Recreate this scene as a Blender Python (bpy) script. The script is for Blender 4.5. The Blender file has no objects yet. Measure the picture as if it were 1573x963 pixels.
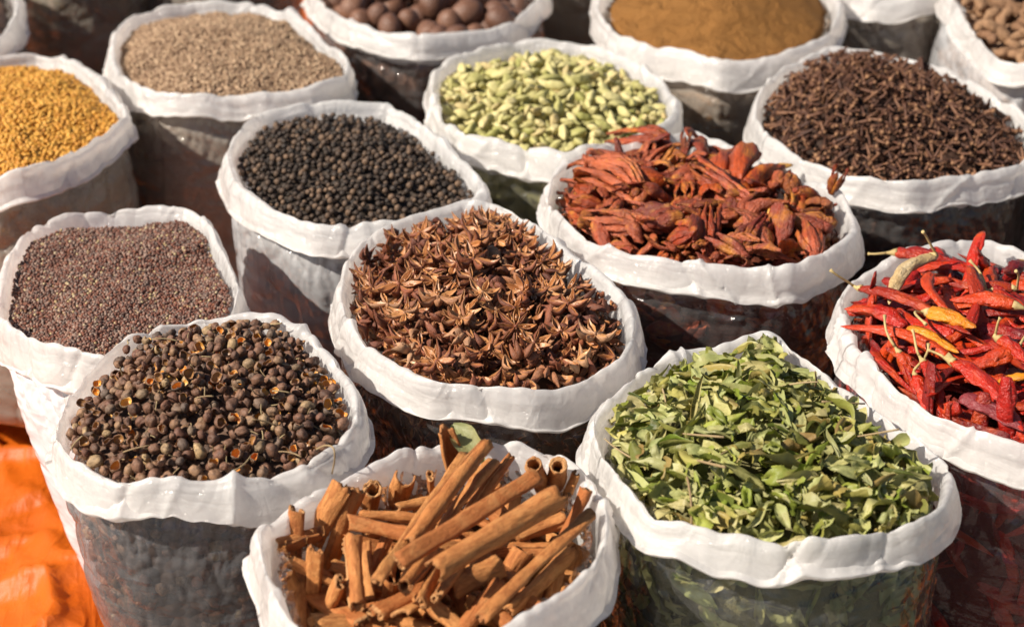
import bpy, math, random
import numpy as np
from mathutils import Vector, Matrix
from mathutils.bvhtree import BVHTree

R = np.random.default_rng(11)
S = bpy.context.scene
C = S.collection
PI = math.pi

# ------------------------------------------------------------------ camera
PW, PH, F = 1573.0, 963.0, 2950.0
CAMZ, PITCH = 0.95, math.radians(-26.8)
cam_d = bpy.data.cameras.new('camera')
cam = bpy.data.objects.new('camera', cam_d); C.objects.link(cam)
cam.location = (0, 0, CAMZ)
cam.rotation_euler = (PI / 2 + PITCH, 0, 0)
cam_d.sensor_width = 36; cam_d.lens = 36 * F / PW
cam_d.clip_start = 0.05; cam_d.clip_end = 200
cam_d.dof.use_dof = True; cam_d.dof.focus_distance = 1.36; cam_d.dof.aperture_fstop = 8.0
S.camera = cam
EYE = np.array([0, 0, CAMZ])
FW = np.array([0, math.cos(PITCH), math.sin(PITCH)])
UP = np.array([0, -math.sin(PITCH), math.cos(PITCH)])
RT = np.array([1.0, 0, 0])

def ray(px, py):
    d = FW + RT * ((px - PW / 2) / F) - UP * ((py - PH / 2) / F)
    return d / np.linalg.norm(d)

def unproj(px, py, z):
    d = ray(px, py)
    return EYE + d * ((z - EYE[2]) / d[2])

def proj(P):
    q = np.asarray(P) - EYE
    w = q @ FW
    return np.stack([PW / 2 + F * (q @ RT) / w, PH / 2 - F * (q @ UP) / w, w], -1)

# ------------------------------------------------------------------ noise
def _h(i, j, k, s):
    n = (i * 374761393 + j * 668265263 + k * 2147483647 + s * 1274126177) & 0xFFFFFFFF
    n = ((n ^ (n >> 13)) * 1274126177) & 0xFFFFFFFF
    n = ((n ^ (n >> 16)) * 2246822519) & 0xFFFFFFFF
    return ((n ^ (n >> 15)) & 0xFFFFFF) / float(0xFFFFFF)

def st(*a):
    return np.stack(np.broadcast_arrays(*a), -1)

def vn(P, seed=0):
    P = np.asarray(P, float)
    I = np.floor(P).astype(np.int64); f = P - I
    f = f * f * f * (f * (f * 6 - 15) + 10)
    r = 0
    for a in (0, 1):
        for b in (0, 1):
            for c in (0, 1):
                w = (f[..., 0] if a else 1 - f[..., 0]) * (f[..., 1] if b else 1 - f[..., 1]) * (f[..., 2] if c else 1 - f[..., 2])
                r = r + w * _h(I[..., 0] + a, I[..., 1] + b, I[..., 2] + c, seed)
    return r * 2 - 1

def fbm(P, seed=0, o=3):
    P = np.asarray(P, float); r = 0; a = 1
    for k in range(o):
        r = r + a * vn(P * 2 ** k + 17.3 * k, seed + k); a *= .5
    return r

def ridge(P, seed=0, p=3):
    return (1 - np.abs(vn(P, seed))) ** p

# ------------------------------------------------------------------ mesh helpers
def mk_mesh(name, V, faces, mats, midx=None, rnd=None, uv=None, smooth=True):
    """faces: list of int arrays, each (n,3) or (n,4). midx matches the concatenated faces."""
    me = bpy.data.meshes.new(name)
    V = np.asarray(V, np.float32)
    faces = [np.asarray(f, np.int32) for f in faces if len(f)]
    tot = np.concatenate([np.full(len(f), f.shape[1], np.int32) for f in faces])
    loops = np.concatenate([f.ravel() for f in faces])
    me.vertices.add(len(V)); me.vertices.foreach_set('co', V.ravel())
    me.loops.add(len(loops)); me.loops.foreach_set('vertex_index', loops)
    me.polygons.add(len(tot))
    st = np.zeros(len(tot), np.int32); st[1:] = np.cumsum(tot)[:-1]
    me.polygons.foreach_set('loop_start', st); me.polygons.foreach_set('loop_total', tot)
    if midx is not None: me.polygons.foreach_set('material_index', np.asarray(midx, np.int32))
    me.polygons.foreach_set('use_smooth', np.full(len(tot), smooth, bool))
    if rnd is not None:
        a = me.attributes.new('rnd', 'FLOAT', 'POINT'); a.data.foreach_set('value', np.asarray(rnd, np.float32))
    if uv is not None:
        l = me.uv_layers.new(name='UVMap'); l.data.foreach_set('uv', np.asarray(uv, np.float32)[loops].ravel())
    for m in mats: me.materials.append(m)
    me.update(calc_edges=True); me.validate()
    return me

def link(name, me, parent=None, **props):
    o = bpy.data.objects.new(name, me); C.objects.link(o)
    if parent is not None: o.parent = parent
    for k, v in props.items(): o[k] = v
    return o

def grid_faces(n, m, wrap=False, off=0):
    """n rows x m columns (column index fastest); wrap joins the last column to the first."""
    j = np.arange(m if wrap else m - 1); i = np.arange(n - 1)
    I, J = np.meshgrid(i, j, indexing='ij'); J2 = (J + 1) % m
    return np.stack([I * m + J, I * m + J2, (I + 1) * m + J2, (I + 1) * m + J], -1).reshape(-1, 4) + off

class Piece:
    """a shape: V, quads, tris, material index per face, sample points for piling"""
    def __init__(s, V, q=(), t=(), mq=0, mt=0, n=90):
        s.V = np.asarray(V, float)
        s.q = np.asarray(q, int).reshape(-1, 4); s.t = np.asarray(t, int).reshape(-1, 3)
        s.mq = np.broadcast_to(mq, len(s.q)).astype(int); s.mt = np.broadcast_to(mt, len(s.t)).astype(int)
        k = len(s.V)
        s.smp = s.V if k <= n else s.V[np.linspace(0, k - 1, n).astype(int)]
        s.mesh = None; s.main = None; s.kids = []
    def get_mesh(s, name, mats):
        if s.mesh is None or s.mesh.materials[0] != mats[0]:
            s.mesh = mk_mesh(name, s.V, [s.q, s.t], mats, np.concatenate([s.mq, s.mt]), rnd=np.full(len(s.V), .0))
        return s.mesh

def join(parts):
    """several Pieces as one Piece"""
    V = []; q = []; t = []; mq = []; mt = []; o = 0
    for p in parts:
        V.append(p.V); q.append(p.q + o); t.append(p.t + o); mq.append(p.mq); mt.append(p.mt); o += len(p.V)
    return Piece(np.concatenate(V), np.concatenate(q), np.concatenate(t), np.concatenate(mq), np.concatenate(mt))

def compound(main, kids):
    """main Piece plus named child Pieces in the same frame; kids: [(name, Piece, [(name, Piece)...])]"""
    flat = [main]
    for _n, p, sub in kids: flat += [p] + [x for _m, x in sub]
    c = join(flat); c.main = main; c.kids = kids
    return c

_ico = {}
def ico(k):
    if k in _ico: return _ico[k]
    g = (1 + 5 ** .5) / 2
    V = [(-1, g, 0), (1, g, 0), (-1, -g, 0), (1, -g, 0), (0, -1, g), (0, 1, g), (0, -1, -g), (0, 1, -g), (g, 0, -1), (g, 0, 1), (-g, 0, -1), (-g, 0, 1)]
    T = [(0, 11, 5), (0, 5, 1), (0, 1, 7), (0, 7, 10), (0, 10, 11), (1, 5, 9), (5, 11, 4), (11, 10, 2), (10, 7, 6), (7, 1, 8), (3, 9, 4), (3, 4, 2), (3, 2, 6), (3, 6, 8), (3, 8, 9), (4, 9, 5), (2, 4, 11), (6, 2, 10), (8, 6, 7), (9, 8, 1)]
    V = [np.array(v) / np.linalg.norm(v) for v in V]
    for _ in range(k):
        mid = {}; T2 = []
        def m(a, b):
            e = (min(a, b), max(a, b))
            if e not in mid:
                v = V[a] + V[b]; V.append(v / np.linalg.norm(v)); mid[e] = len(V) - 1
            return mid[e]
        for a, b, c in T:
            x, y, z = m(a, b), m(b, c), m(c, a)
            T2 += [(a, x, z), (b, y, x), (c, z, y), (x, y, z)]
        T = T2
    _ico[k] = (np.array(V), np.array(T)); return _ico[k]

def catmull(P, n):
    """closed Catmull-Rom (centripetal-like softness) through P, n samples uniform in arc length"""
    P = np.asarray(P, float); m = len(P); out = []
    for i in range(m):
        a, b, c, d = P[i - 1], P[i], P[(i + 1) % m], P[(i + 2) % m]
        u = np.linspace(0, 1, 24, endpoint=False)[:, None]
        out.append(.5 * (2 * b + (c - a) * u + (2 * a - 5 * b + 4 * c - d) * u * u + (3 * b - a - 3 * c + d) * u ** 3))
    Q = np.concatenate(out); Q2 = np.vstack([Q, Q[:1]])
    s = np.concatenate([[0], np.cumsum(np.linalg.norm(np.diff(Q2, axis=0), axis=1))])
    t = np.linspace(0, s[-1], n, endpoint=False)
    return np.stack([np.interp(t, s, Q2[:, k]) for k in range(P.shape[1])], -1)

def catmull_open(P, n):
    P = np.asarray(P, float); Q = np.vstack([2 * P[0] - P[1], P, 2 * P[-1] - P[-2]])
    m = len(P) - 1; u = np.linspace(0, m, n); i = np.minimum(u.astype(int), m - 1); f = (u - i)[:, None]
    a, b, c, d = Q[i], Q[i + 1], Q[i + 2], Q[i + 3]
    return .5 * (2 * b + (c - a) * f + (2 * a - 5 * b + 4 * c - d) * f * f + (3 * b - a - 3 * c + d) * f ** 3)

def frame_of(path):
    """tangents and a smoothly carried side / up pair along a path"""
    T = np.gradient(path, axis=0); T /= np.linalg.norm(T, axis=1)[:, None] + 1e-12
    a = np.array([0, 0, 1.0]) if abs(T[0][2]) < .9 else np.array([1.0, 0, 0])
    N = []; n = a - T[0] * (a @ T[0]); n /= np.linalg.norm(n)
    for t in T:
        n = n - t * (n @ t); n /= np.linalg.norm(n) + 1e-12; N.append(n)
    N = np.array(N); B = np.cross(T, N)
    return T, B, N

def tube(path, rad, k=10, sx=None, sn=None, wob=None, cap=True, mat=0):
    """tapered tube; sx/sn: per-ring factors across / up; wob(ring, angle) radius factor"""
    path = np.asarray(path, float); n = len(path); rad = np.broadcast_to(rad, n)
    T, B, N = frame_of(path)
    A = np.linspace(0, 2 * PI, k, endpoint=False)
    sx = np.ones(n) if sx is None else np.broadcast_to(sx, n); sn = np.ones(n) if sn is None else np.broadcast_to(sn, n)
    rr = rad[:, None] * np.ones((n, k))
    if wob is not None: rr = rr * wob(np.arange(n)[:, None] / (n - 1), A[None, :])
    V = path[:, None] + B[:, None] * (rr * np.cos(A) * sx[:, None])[..., None] + N[:, None] * (rr * np.sin(A) * sn[:, None])[..., None]
    V = V.reshape(-1, 3); q = grid_faces(n, k, True); t = []
    if cap:
        c0 = len(V); V = np.vstack([V, path[:1], path[-1:]])
        for j in range(k):
            t.append((c0, (j + 1) % k, j)); t.append((c0 + 1, (n - 1) * k + j, (n - 1) * k + (j + 1) % k))
    return Piece(V, q, t, mat, mat)

def rotm(axis, a):
    return np.array(Matrix.Rotation(a, 3, Vector(axis)))

def rand_rot():
    q = R.normal(size=4); q /= np.linalg.norm(q); w, x, y, z = q
    return np.array([[1 - 2 * (y * y + z * z), 2 * (x * y - z * w), 2 * (x * z + y * w)], [2 * (x * y + z * w), 1 - 2 * (x * x + z * z), 2 * (y * z - x * w)], [2 * (x * z - y * w), 2 * (y * z + x * w), 1 - 2 * (x * x + y * y)]])

def align(xdir, up):
    """rotation whose x axis is xdir and whose z axis is as near up as it can be"""
    x = np.asarray(xdir, float); x = x / np.linalg.norm(x)
    z = np.asarray(up, float); z = z - x * (z @ x); z /= np.linalg.norm(z)
    return np.stack([x, np.cross(z, x), z], 1)

# ------------------------------------------------------------------ materials
class NT:
    def __init__(s, name):
        s.m = bpy.data.materials.new(name); s.m.use_nodes = True; s.t = s.m.node_tree; s.t.nodes.clear()
        s.out = s.n('ShaderNodeOutputMaterial')
    def n(s, typ, props=None, **inp):
        nd = s.t.nodes.new(typ)
        for k, v in (props or {}).items(): setattr(nd, k, v)
        for k, v in inp.items(): s.set(nd, k, v)
        return nd
    def set(s, nd, k, v):
        k = int(k[1:]) if k[0] == 'i' and k[1:].isdigit() else k.replace('_', ' ')
        sock = nd.inputs[k]
        if isinstance(v, bpy.types.NodeSocket): s.t.links.new(v, sock)
        elif isinstance(v, bpy.types.Node): s.t.links.new(v.outputs[0], sock)
        else: sock.default_value = (*v, 1) if isinstance(v, tuple) and len(v) == 3 and sock.type == 'RGBA' else v
    def math(s, op, a, b=0.0, clamp=False):
        return s.n('ShaderNodeMath', dict(operation=op, use_clamp=clamp), i0=a, i1=b).outputs[0]
    def ramp(s, fac, stops, interp='LINEAR'):
        nd = s.n('ShaderNodeValToRGB', Fac=fac); e = nd.color_ramp.elements; nd.color_ramp.interpolation = interp
        while len(e) < len(stops): e.new(.5)
        for el, (p, c) in zip(e, stops): el.position = p; el.color = (*c, 1)
        return nd.outputs[0]
    def mix(s, fac, a, b, typ='MIX'):
        nd = s.n('ShaderNodeMix', dict(data_type='RGBA', blend_type=typ, clamp_factor=True))
        s.set(nd, 'i0', fac); s.set(nd, 'i6', a); s.set(nd, 'i7', b); return nd.outputs[2]
    def rnd(s):
        a = s.n('ShaderNodeAttribute', dict(attribute_name='rnd')).outputs['Fac']
        o = s.n('ShaderNodeSeparateColor', Color=s.n('ShaderNodeObjectInfo').outputs['Color']).outputs[0]
        return s.math('FRACT', s.math('ADD', a, o))
    def coords(s, rnd):
        c = s.n('ShaderNodeTexCoord').outputs['Object']
        return s.n('ShaderNodeVectorMath', dict(operation='ADD'), i0=c, i1=s.n('ShaderNodeCombineXYZ', X=s.math('MULTIPLY', rnd, 7.13), Y=s.math('MULTIPLY', rnd, 3.7), Z=rnd)).outputs[0]
    def noise(s, co, scale, detail=3.0, rough=.55, dist=0.0):
        return s.n('ShaderNodeTexNoise', Vector=co, Scale=scale, Detail=detail, Roughness=rough, Distortion=dist).outputs['Fac']
    def scaled(s, co, v):
        return s.n('ShaderNodeVectorMath', dict(operation='MULTIPLY'), i0=co, i1=v).outputs[0]
    def bump(s, h, strength=.5, dist=.001, normal=None):
        b = s.n('ShaderNodeBump', Height=h, Strength=strength, Distance=dist)
        if normal is not None: s.set(b, 'Normal', normal)
        return b.outputs[0]
    def bsdf(s, color, rough=.6, normal=None, spec=.5, **kw):
        b = s.n('ShaderNodeBsdfPrincipled', Base_Color=color, Roughness=rough, Specular_IOR_Level=spec)
        if normal is not None: s.set(b, 'Normal', normal)
        for k, v in kw.items(): s.set(b, k, v)
        return b.outputs[0]
    def done(s, sh):
        s.t.links.new(sh, s.out.inputs['Surface']); return s.m

def spice_mat(name, stops, rough=.6, spec=.4, mottled=.35, tone=(.03, .02, .01), nscale=900, bscale=1500, bstr=.5, bdist=.0006, stretch=(1, 1, 1), thin=0.0):
    """colour varies piece by piece (ramp over a random number) and within a piece (noise toward tone)"""
    n = NT(name); r = n.rnd(); co = n.coords(r); cs = n.scaled(co, stretch)
    col = n.ramp(r, stops)
    nz = n.noise(cs, nscale, 4)
    f = n.math('MULTIPLY', n.ramp(nz, [(.42, (0, 0, 0)), (.68, (1, 1, 1))]), mottled)
    col = n.mix(f, col, tone)
    b = n.bump(n.noise(cs, bscale, 4, .65), bstr, bdist)
    sh = n.bsdf(col, rough, b, spec)
    if thin:
        sh = n.n('ShaderNodeMixShader', Fac=thin, i1=sh, i2=n.n('ShaderNodeBsdfTranslucent', Color=col)).outputs[0]
    return n.done(sh)

def lin(r, g, b):
    f = lambda c: c / 255 / 12.92 if c <= 10 else ((c / 255 + .055) / 1.055) ** 2.4
    return (f(r), f(g), f(b))

# white plastic of the rolled rims
def rim_mat():
    n = NT('milky_plastic')
    uv = n.n('ShaderNodeTexCoord').outputs['UV']; ob = n.n('ShaderNodeTexCoord').outputs['Object']
    rid = lambda co, sc, d: n.n('ShaderNodeTexNoise', dict(noise_type='RIDGED_MULTIFRACTAL'), Vector=co, Scale=sc, Detail=4.0, Roughness=.45, Distortion=d, Offset=.9, Gain=1.6).outputs['Fac']
    along = rid(n.scaled(uv, (14, 85, 1)), 1.0, .5)
    cross = rid(n.scaled(uv, (48, 13, 1)), 1.0, .8)
    crump = rid(ob, 48, .5)
    h = n.math('ADD', n.math('MULTIPLY', along, .22), n.math('ADD', n.math('MULTIPLY', cross, .20), n.math('MULTIPLY', crump, .22)))
    b = n.bump(h, .9, .0017)
    tint = n.mix(n.noise(ob, 24, 3), (.88, .865, .86), (.93, .925, .91))
    cb = n.bump(n.math('ADD', h, n.math('MULTIPLY', rid(ob, 95, .6), .35)), 1.0, .0042)
    d = n.bsdf(tint, .34, b, .4, Coat_Weight=.75, Coat_Roughness=.13, Coat_Normal=cb)
    t = n.n('ShaderNodeBsdfTranslucent', Color=(.95, .91, .87), Normal=b)
    sh = n.n('ShaderNodeMixShader', Fac=.50, i1=d, i2=t).outputs[0]
    # the film is thinner in places: a little of what is behind it shows
    th = n.math('MULTIPLY', n.ramp(n.noise(ob, 20, 4, .6, 1.0), [(.44, (.22,) * 3), (.66, (1, 1, 1))]), .34)
    sh = n.n('ShaderNodeMixShader', Fac=th, i1=sh, i2=n.n('ShaderNodeBsdfTransparent')).outputs[0]
    return n.done(sh)

def film_mat(name, haze, tint=(.8, .8, .82), gloss=.16, streak=1.0):
    n = NT(name)
    ob = n.n('ShaderNodeTexCoord').outputs['Object']
    rid = lambda co, sc, d: n.n('ShaderNodeTexNoise', dict(noise_type='RIDGED_MULTIFRACTAL'), Vector=co, Scale=sc, Detail=4.0, Roughness=.45, Distortion=d, Offset=.9, Gain=1.6).outputs['Fac']
    stn = rid(n.scaled(ob, (14, 14, 34)), 1.0, .6)
    wr = n.noise(ob, 20, 3, .5, .8)
    h = n.math('ADD', n.math('MULTIPLY', stn, .5 * streak), n.math('MULTIPLY', wr, 2.0))
    b = n.bump(h, .55, .0022)
    hn = n.math('ADD', n.math('MULTIPLY', n.noise(ob, 14, 3, .55, .8), .7), n.math('MULTIPLY', n.noise(n.scaled(ob, (16, 16, 60)), 1.0, 4, .6, .8), .3))
    hz = n.math('MULTIPLY', n.ramp(hn, [(.35, (.55,) * 3), (.65, (.95,) * 3)]), haze * 1.35, True)
    dif = n.n('ShaderNodeMixShader', Fac=.18, i1=n.n('ShaderNodeBsdfDiffuse', Color=tint, Normal=b), i2=n.n('ShaderNodeBsdfTranslucent', Color=tint, Normal=b)).outputs[0]
    sh = n.n('ShaderNodeMixShader', Fac=hz, i1=n.n('ShaderNodeBsdfTransparent', Color=(.97, .97, .97)), i2=dif).outputs[0]
    fr = n.n('ShaderNodeFresnel', IOR=1.40, Normal=b).outputs[0]
    gf = n.math('ADD', n.math('MULTIPLY', fr, .8), gloss * .08, True)
    sh = n.n('ShaderNodeMixShader', Fac=gf, i1=sh, i2=n.n('ShaderNodeBsdfGlossy', Color=(1, 1, 1), Roughness=.11, Normal=n.bump(h, .9, .0046))).outputs[0]
    return n.done(sh)

def fill_mat(name, stops, scale=260, stretch=(1, 1, 1), rough=.7, bstr=.8, bdist=.003, vor=True):
    """packed contents too fine to model one by one below the rim"""
    n = NT(name); ob = n.scaled(n.n('ShaderNodeTexCoord').outputs['Object'], stretch)
    v = n.n('ShaderNodeTexVoronoi', Vector=ob, Scale=scale)
    rr = n.n('ShaderNodeSeparateColor', Color=v.outputs['Color']).outputs[0]
    col = n.ramp(rr if vor else n.noise(ob, scale, 5, .6), stops)
    big = n.noise(ob, 25, 3)
    col = n.mix(n.math('MULTIPLY', big, .5), col, stops[0][1])
    b = n.bump(n.math('SUBTRACT', 1.0, v.outputs['Distance']) if vor else n.noise(ob, scale, 5, .7), bstr, bdist)
    return n.done(n.bsdf(col, rough, b, .25))

RIM = rim_mat()
# ------------------------------------------------------------------ bags
def ell(cx, cy, a, b, n=14):
    return [(cx + a * math.cos(-PI + 2 * PI * i / n), cy + b * math.sin(-PI + 2 * PI * i / n)) for i in range(n)]

class Bag:
    """a sack of clear film whose rolled rim runs through the given picture points on the plane z"""
    def __init__(s, crest, z, hem=.027, edge=.014, dome=.02, taper=.82, skew=(0, 0), fat=.74, pw=2.0, seed=1, lean=(0, 0)):
        s.z, s.hem, s.edge, s.dome, s.taper, s.fat, s.pw, s.seed, s.lean = z, hem, edge, dome, taper, fat, pw, seed, lean
        P = []
        for p in crest:
            dz = p[2] if len(p) > 2 else 0
            P.append(unproj(p[0], p[1], z + dz))
        P = np.array(P)
        a = P[:, :2]; b = np.roll(a, -1, 0)
        if (a[:, 0] * b[:, 1] - b[:, 0] * a[:, 1]).sum() < 0: P = P[::-1]
        s.N = 420
        Q = catmull(P, s.N)
        Pl = np.vstack([P, P[:1]]); sl = np.concatenate([[0], np.cumsum(np.linalg.norm(np.diff(Pl, axis=0), axis=1))])
        # taut between its kinks: halfway from a smooth curve to straight runs
        d2 = np.linalg.norm(Q[:, None, :] - P[None], axis=2).argmin(0); tq = np.concatenate([d2, [s.N]]).astype(float); tq[0] = 0
        if (np.diff(tq) > 0).all():
            Ql = np.stack([np.interp(np.arange(s.N), tq, Pl[:, k]) for k in range(3)], -1); Q = .5 * Q + .5 * Ql
        th = np.arange(s.N) / s.N * 2 * PI
        cyc = np.stack([np.cos(th) * 3, np.sin(th) * 3, np.zeros(s.N) + seed], -1)
        s.curve = Q
        s.c = np.array([Q[:, 0].mean(), Q[:, 1].mean()])
        s.curve[:, 2] += .0035 * fbm(cyc, seed + 5) + .0015 * vn(cyc * 4, seed + 9)
        T = np.roll(Q, -1, 0) - np.roll(Q, 1, 0); T[:, 2] = 0
        T /= np.linalg.norm(T, axis=1)[:, None]
        s.out = np.stack([T[:, 1], -T[:, 0], 0 * T[:, 0]], -1)
        s.L = np.linalg.norm(np.diff(np.vstack([Q, Q[:1]]), axis=0), axis=1).sum()
        d = Q[:, :2] - s.c
        ang = np.arctan2(d[:, 1], d[:, 0]); rad = np.hypot(d[:, 0], d[:, 1]); o = np.argsort(ang)
        s.ang, s.rad, s.cz = ang[o], rad[o], Q[o, 2]
        s.skew = np.array(skew)
        s.rmean = rad.mean()

    def polar(s, x, y):
        dx, dy = x - s.c[0], y - s.c[1]
        a = np.arctan2(dy, dx)
        r = np.interp(a, s.ang, s.rad, period=2 * PI) - .0088 * s.fat / .85
        z = np.interp(a, s.ang, s.cz, period=2 * PI)
        return np.hypot(dx, dy) / r, z

    def heap(s, x, y):
        """target height of the contents; NaN-free, rho returned too"""
        rho, zc = s.polar(x, y)
        zm = s.cz.mean()
        rr = np.minimum(rho, 1.1)
        z = zm + (zc - zm) * rr ** 2 - s.edge
        sx, sy = s.skew
        bump = np.maximum(1 - rr ** s.pw, 0) * (1 + (sx * (x - s.c[0]) + sy * (y - s.c[1])) / s.rmean)
        z = z + s.dome * bump + .003 * fbm(np.stack([x * 22, y * 22, 0 * x + s.seed], -1), s.seed)
        return z, rho

    def hit(s, px, py, lift=0.0):
        """where the sight line through a picture point meets the contents"""
        d = ray(px, py); t = (s.z + .05 - EYE[2]) / d[2]
        for _ in range(60):
            p = EYE + d * t
            z, _r = s.heap(np.array(p[0]), np.array(p[1]))
            e = p[2] - (float(z) + lift)
            if abs(e) < 1e-4: break
            t += max(min(e, .02), -.02) / max(.5, -d[2] * 1.6)
        return EYE + d * t

    def build_rim(s, parent):
        H = s.hem; f = s.fat
        D = max(s.edge + .016, .022)
        prof = np.array([(-.0085, -D), (-.0090, -D * .6), (-.0080, -.012), (-.0060, -.0040), (-.0022, 0), (.0016, -.0003), (.0052, -.0042), (.0078, -H * .42), (.0102, -H * .76), (.0120, -H + .0004), (.0118, -H - .0002), (.003, -H + .0045), (-.0030, -H + .011)])
        M = 44; pr = catmull_open(prof, M); tt = np.linspace(0, 1, M)
        N = s.N; th = np.arange(N) / N * 2 * PI; sl = np.arange(N) / N * s.L
        cyc = lambda k, o=0: np.stack([np.cos(th) * k + o, np.sin(th) * k, np.zeros(N) + s.seed], -1)
        rng = np.random.default_rng(s.seed * 77 + 5)
        wid = f * (1 + .24 * fbm(cyc(2.2), s.seed + 21, 2) + .03 * vn(cyc(7), s.seed + 22))
        hem = 1 + .20 * fbm(cyc(1.8, 9), s.seed + 31, 2) + .03 * vn(cyc(8, 4), s.seed + 32)
        U = pr[None, :, 0] * wid[:, None]
        W = pr[None, :, 1] * np.where(pr[None, :, 0] > -.006, hem[:, None], 1)
        # a lengthwise fold line or two in the puffed roll, and pleats across it
        a = np.cumsum(np.hypot(*np.diff(pr, axis=0).T)); a = np.concatenate([[0], a])
        ss = s.L / (2 * PI)
        g = lambda fs, ft, o=0: st(np.cos(th)[:, None] * ss * fs + o, np.sin(th)[:, None] * ss * fs, ft * a[None, :] + s.seed * 3 + o)
        disp = .0016 * fbm(g(9, 22), s.seed + 41, 1) - .0016 * ridge(g(7, 70), s.seed + 44, 7) + .0005 * vn(g(14, 170), s.seed + 47) - .0013 * ridge(g(16, 24), s.seed + 48, 9)
        for k in range(18):
            t0 = rng.uniform(0, 2 * PI); w = rng.uniform(.012, .05); slant = rng.normal(0, 5.0); amp = rng.uniform(.0010, .0042) * rng.choice([-1, -1, 1])
            dth = (th[:, None] - t0 + slant * (pr[None, :, 1] + .012) + PI) % (2 * PI) - PI
            disp += amp * np.exp(-np.abs(dth) / w) * np.clip((tt[None, :] - .12) * 6, 0, 1)
        ea = np.gradient(pr, axis=0); ea /= np.linalg.norm(ea, axis=1)[:, None]
        nu, nw = -ea[:, 1], ea[:, 0]          # outward in the (radial, up) plane
        sg = np.sign(nw[M // 3]); nu, nw = nu * sg, nw * sg
        fade = np.clip(tt * 5, 0, 1)[None, :]
        U = U + disp * fade * nu; W = W + disp * fade * nw
        V = s.curve[:, None, :] + s.out[:, None, :] * U[..., None]; V[..., 2] += W
        uv = np.stack([np.repeat(sl[:, None], M, 1), np.repeat(a[None, :], N, 0)], -1).reshape(-1, 2)
        V = V.reshape(-1, 3)
        q = grid_faces(N, M); last = (N - 1) * M; j = np.arange(M - 1)
        q = np.vstack([q, np.stack([last + j, last + j + 1, j + 1, j], -1)])
        q = q[:, ::-1]
        return link('rim', mk_mesh('rim', V - s.base, [q], [RIM], uv=uv), parent)

    def wall(s, inset, n, top=None):
        """rings of the body from under the rim to the ground: array n x N x 3"""
        t = np.linspace(0, 1, n)[:, None]
        zt = s.curve[None, :, 2] - (s.hem * .45 if top is None else top)
        z = zt * (1 - t) + .004 * t
        sc = 1 + .022 * np.sin(PI * np.minimum(1, t * 1.5)) - (1 - s.taper) * t ** 1.25
        sc = sc * np.where(t > .9, np.sqrt(np.maximum(1 - ((t - .9) / .1 * .55) ** 2, 0)), 1)
        ins = inset + .003
        rad = np.maximum(np.hypot(*(s.curve[:, :2] - s.c).T) - ins, .01)
        un = (s.curve[:, :2] - s.c) / np.hypot(*(s.curve[:, :2] - s.c).T)[:, None]
        r = rad[None, :] * sc
        # round off the rim's corners on the way down
        dz_ = s.curve[None, :, 2] - z
        r = r - .009 * np.exp(-(np.maximum(dz_ - .024, 0) / .013) ** 2)
        r = r * (1 - .6 * t) + (r.mean(1, keepdims=True)) * (.6 * t)
        xy = s.c + un[None] * r[..., None] + np.array(s.lean) * (t ** 1.1)[..., None]
        return np.concatenate([xy, z[..., None]], -1)

    def build_body(s, parent, film):
        n = 110
        W = s.wall(0, n); N = s.N
        th = np.arange(N) / N * 2 * PI
        P = np.stack([W[..., 0] * 26, W[..., 1] * 26, W[..., 2] * 34], -1)
        t = np.linspace(0, 1, n)[:, None]
        d = .0012 * fbm(P, s.seed + 61) - .0022 * ridge(P * np.array([.7, .7, .9]), s.seed + 63, 7) + .001
        # gathers just under the rim
        d = d + (.0030 * vn(st(np.cos(th) * 16, np.sin(th) * 16, t * 14), s.seed + 66) - .0060 * ridge(st(np.cos(th) * 9 + t * 9, np.sin(th) * 9, t * 12), s.seed + 67, 5) - .0030 * ridge(st(np.cos(th) * 26 - t * 14, np.sin(th) * 26, t * 22), s.seed + 68, 5)) * np.exp(-t * 6)
        W = W + s.out[None] * (d + .0012)[..., None]
        V = W.reshape(-1, 3); k = len(V)
        V = np.vstack([V, [[*W[-1, :, :2].mean(0), .003]]])
        q = grid_faces(n, N, True); t_ = np.array([(k, (n - 1) * N + (j + 1) % N, (n - 1) * N + j) for j in range(N)])
        return link('body', mk_mesh('body', V - s.base, [q[:, ::-1], t_], [film]), parent)

    def core(s, depth, inset=.004):
        """the packed contents as one closed lump: wall, and a top a little below the heap"""
        n = 24; W = s.wall(inset, n, top=s.edge + .012)[:, ::3]; N = W.shape[1]
        V = [W.reshape(-1, 3)]; q = [grid_faces(n, N, True)[:, ::-1]]; off = n * N
        rings = []
        for rho in np.linspace(1.0, .0, 22)[:-1]:
            p = s.c + (W[0, :, :2] - s.c) * rho
            z, _ = s.heap(p[:, 0], p[:, 1]); rings.append(np.concatenate([p, (z - depth)[:, None]], -1))
        Rg = np.array(rings); m = len(Rg)
        V.append(Rg.reshape(-1, 3)); q.append(grid_faces(m, N, True, off))
        j = np.arange(N); q.append(np.stack([j, (j + 1) % N, off + (j + 1) % N, off + j], -1))
        o2 = off + m * N; z0, _ = s.heap(np.array(s.c[0]), np.array(s.c[1])); V.append(np.array([[*s.c, float(z0) - depth], [*W[-1, :, :2].mean(0), .004]]))
        t = [(o2, off + (m - 1) * N + k, off + (m - 1) * N + (k + 1) % N) for k in range(N)] + [(o2 + 1, (n - 1) * N + (k + 1) % N, (n - 1) * N + k) for k in range(N)]
        return Piece(np.concatenate(V), np.concatenate(q), t)

    def build(s, label, film, rims=True):
        s.base = np.array([s.c[0] + s.lean[0], s.c[1] + s.lean[1], 0.0])
        e = link('spice_bag', None, label=label, category='bag', group='plastic bags of spices')
        e.location = s.base; e.empty_display_size = .05
        s.build_rim(e); s.build_body(e, film)
        s.obj = e
        return e

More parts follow.
